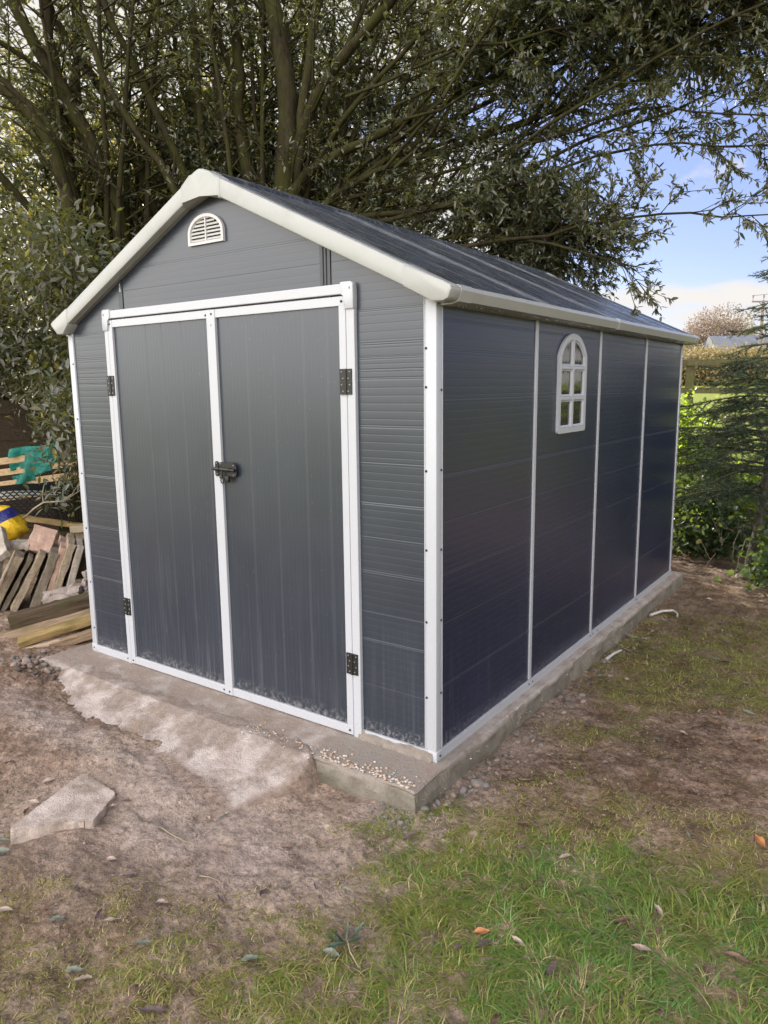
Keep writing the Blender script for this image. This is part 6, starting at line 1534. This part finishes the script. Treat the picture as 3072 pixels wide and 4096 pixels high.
for _ in range(70):
    x, y = rnd.gauss(-2.40, 0.12), rnd.gauss(-0.27, 0.07); put_stone(rnd.choice([0, 0, 1, 2]), x, y, rnd.uniform(0.008, 0.026), None, -0.1)
# chips scattered over mud and grass
chip = [(1, 0.30, -0.32, .012), (1, 0.33, -0.28, .006), (1, 0.06, -0.62, .006), (1, 0.28, 0.30, .008), (1, 0.36, 0.22, .009), (0, 0.50, 0.55, .012), (1, 0.55, 0.40, .008)]
for k, x, y, s in chip:
    o = None; put_stone(k, x, y, s, None)
# sticks
def stick(label, pts, r, m=M_twig):
    P = np.array([(x, y, gzs(x, y)+dz) for x, y, dz in pts]); V, Q = tubes([(P, np.linspace(r, r*0.6, len(P)))], 7); tag(link('stick', mesh_np('stick', V, [Q]), m), label, 'stick')
M_paleplastic = plain('pale grey stick', (0.42, 0.40, 0.38), 0.5)
stick('pale bent stick on the grass beside the base', [(0.085, 2.70, 0.02), (0.14, 2.80, 0.028), (0.20, 2.86, 0.02), (0.235, 2.83, 0.012), (0.245, 2.78, 0.008)], 0.011, M_paleplastic)
stick('short pale stick against the side of the base', [(0.105, 1.72, 0.012), (0.13, 1.80, 0.02), (0.15, 1.86, 0.03)], 0.010, M_paleplastic)
stick('thin brown twig across the bare mud', [(-0.66, -0.82, 0.006), (-0.60, -0.83, 0.010), (-0.54, -0.82, 0.006), (-0.50, -0.805, 0.006)], 0.0026)
stick('short curved twig on the mud near the grass', [(-0.34, -0.92, 0.006), (-0.30, -0.915, 0.009), (-0.27, -0.90, 0.006)], 0.002)
# fallen sprig of evergreen leaves in the grass
sx_, sy_ = 0.29, -0.93
root = empty('leaf_sprig', (sx_, sy_, gzs(sx_, sy_)+0.03), 'fallen sprig of dusty dark green leaves in the grass', 'sprig')
P0 = np.array([sx_, sy_, gzs(sx_, sy_)+0.035])
V, Q = tubes([(np.array([P0+[0.045, -0.02, -0.01], P0, P0+[-0.03, 0.025, 0.006]]), np.array([.0022, .002, .0014]))], 6); link('twig', mesh_np('twig', V, [Q]), M_twig, root)
m_sprig = plain('dusty evergreen leaf', (0.055, 0.085, 0.060), 0.45, 0, 0.35, 60)
for (ax_, ay, az_, ln_) in ((-0.50, 0.80, 0.75, 0.050), (-0.95, 0.10, 0.20, 0.062), (-0.85, -0.35, 0.15, 0.060), (0.30, 0.85, 0.55, 0.066), (-0.55, -0.70, 0.05, 0.055), (0.62, 0.55, 0.3, 0.045)):
    me = fallen_leaf_mesh('leaf', ln_, ln_*0.36, 0.1, int(ln_*1e4)); me.materials.append(m_sprig); o = bpy.data.objects.new('leaf', me); COL.objects.link(o); o.parent = root
    d = Vector((ax_, ay, az_)).normalized(); q = Vector((1, 0, 0)).rotation_difference(d); o.rotation_mode = 'QUATERNION'; o.rotation_quaternion = q; o.location = Vector((-0.025, 0.02, 0.006))+d*ln_*0.62
print('objects', len(bpy.data.objects))
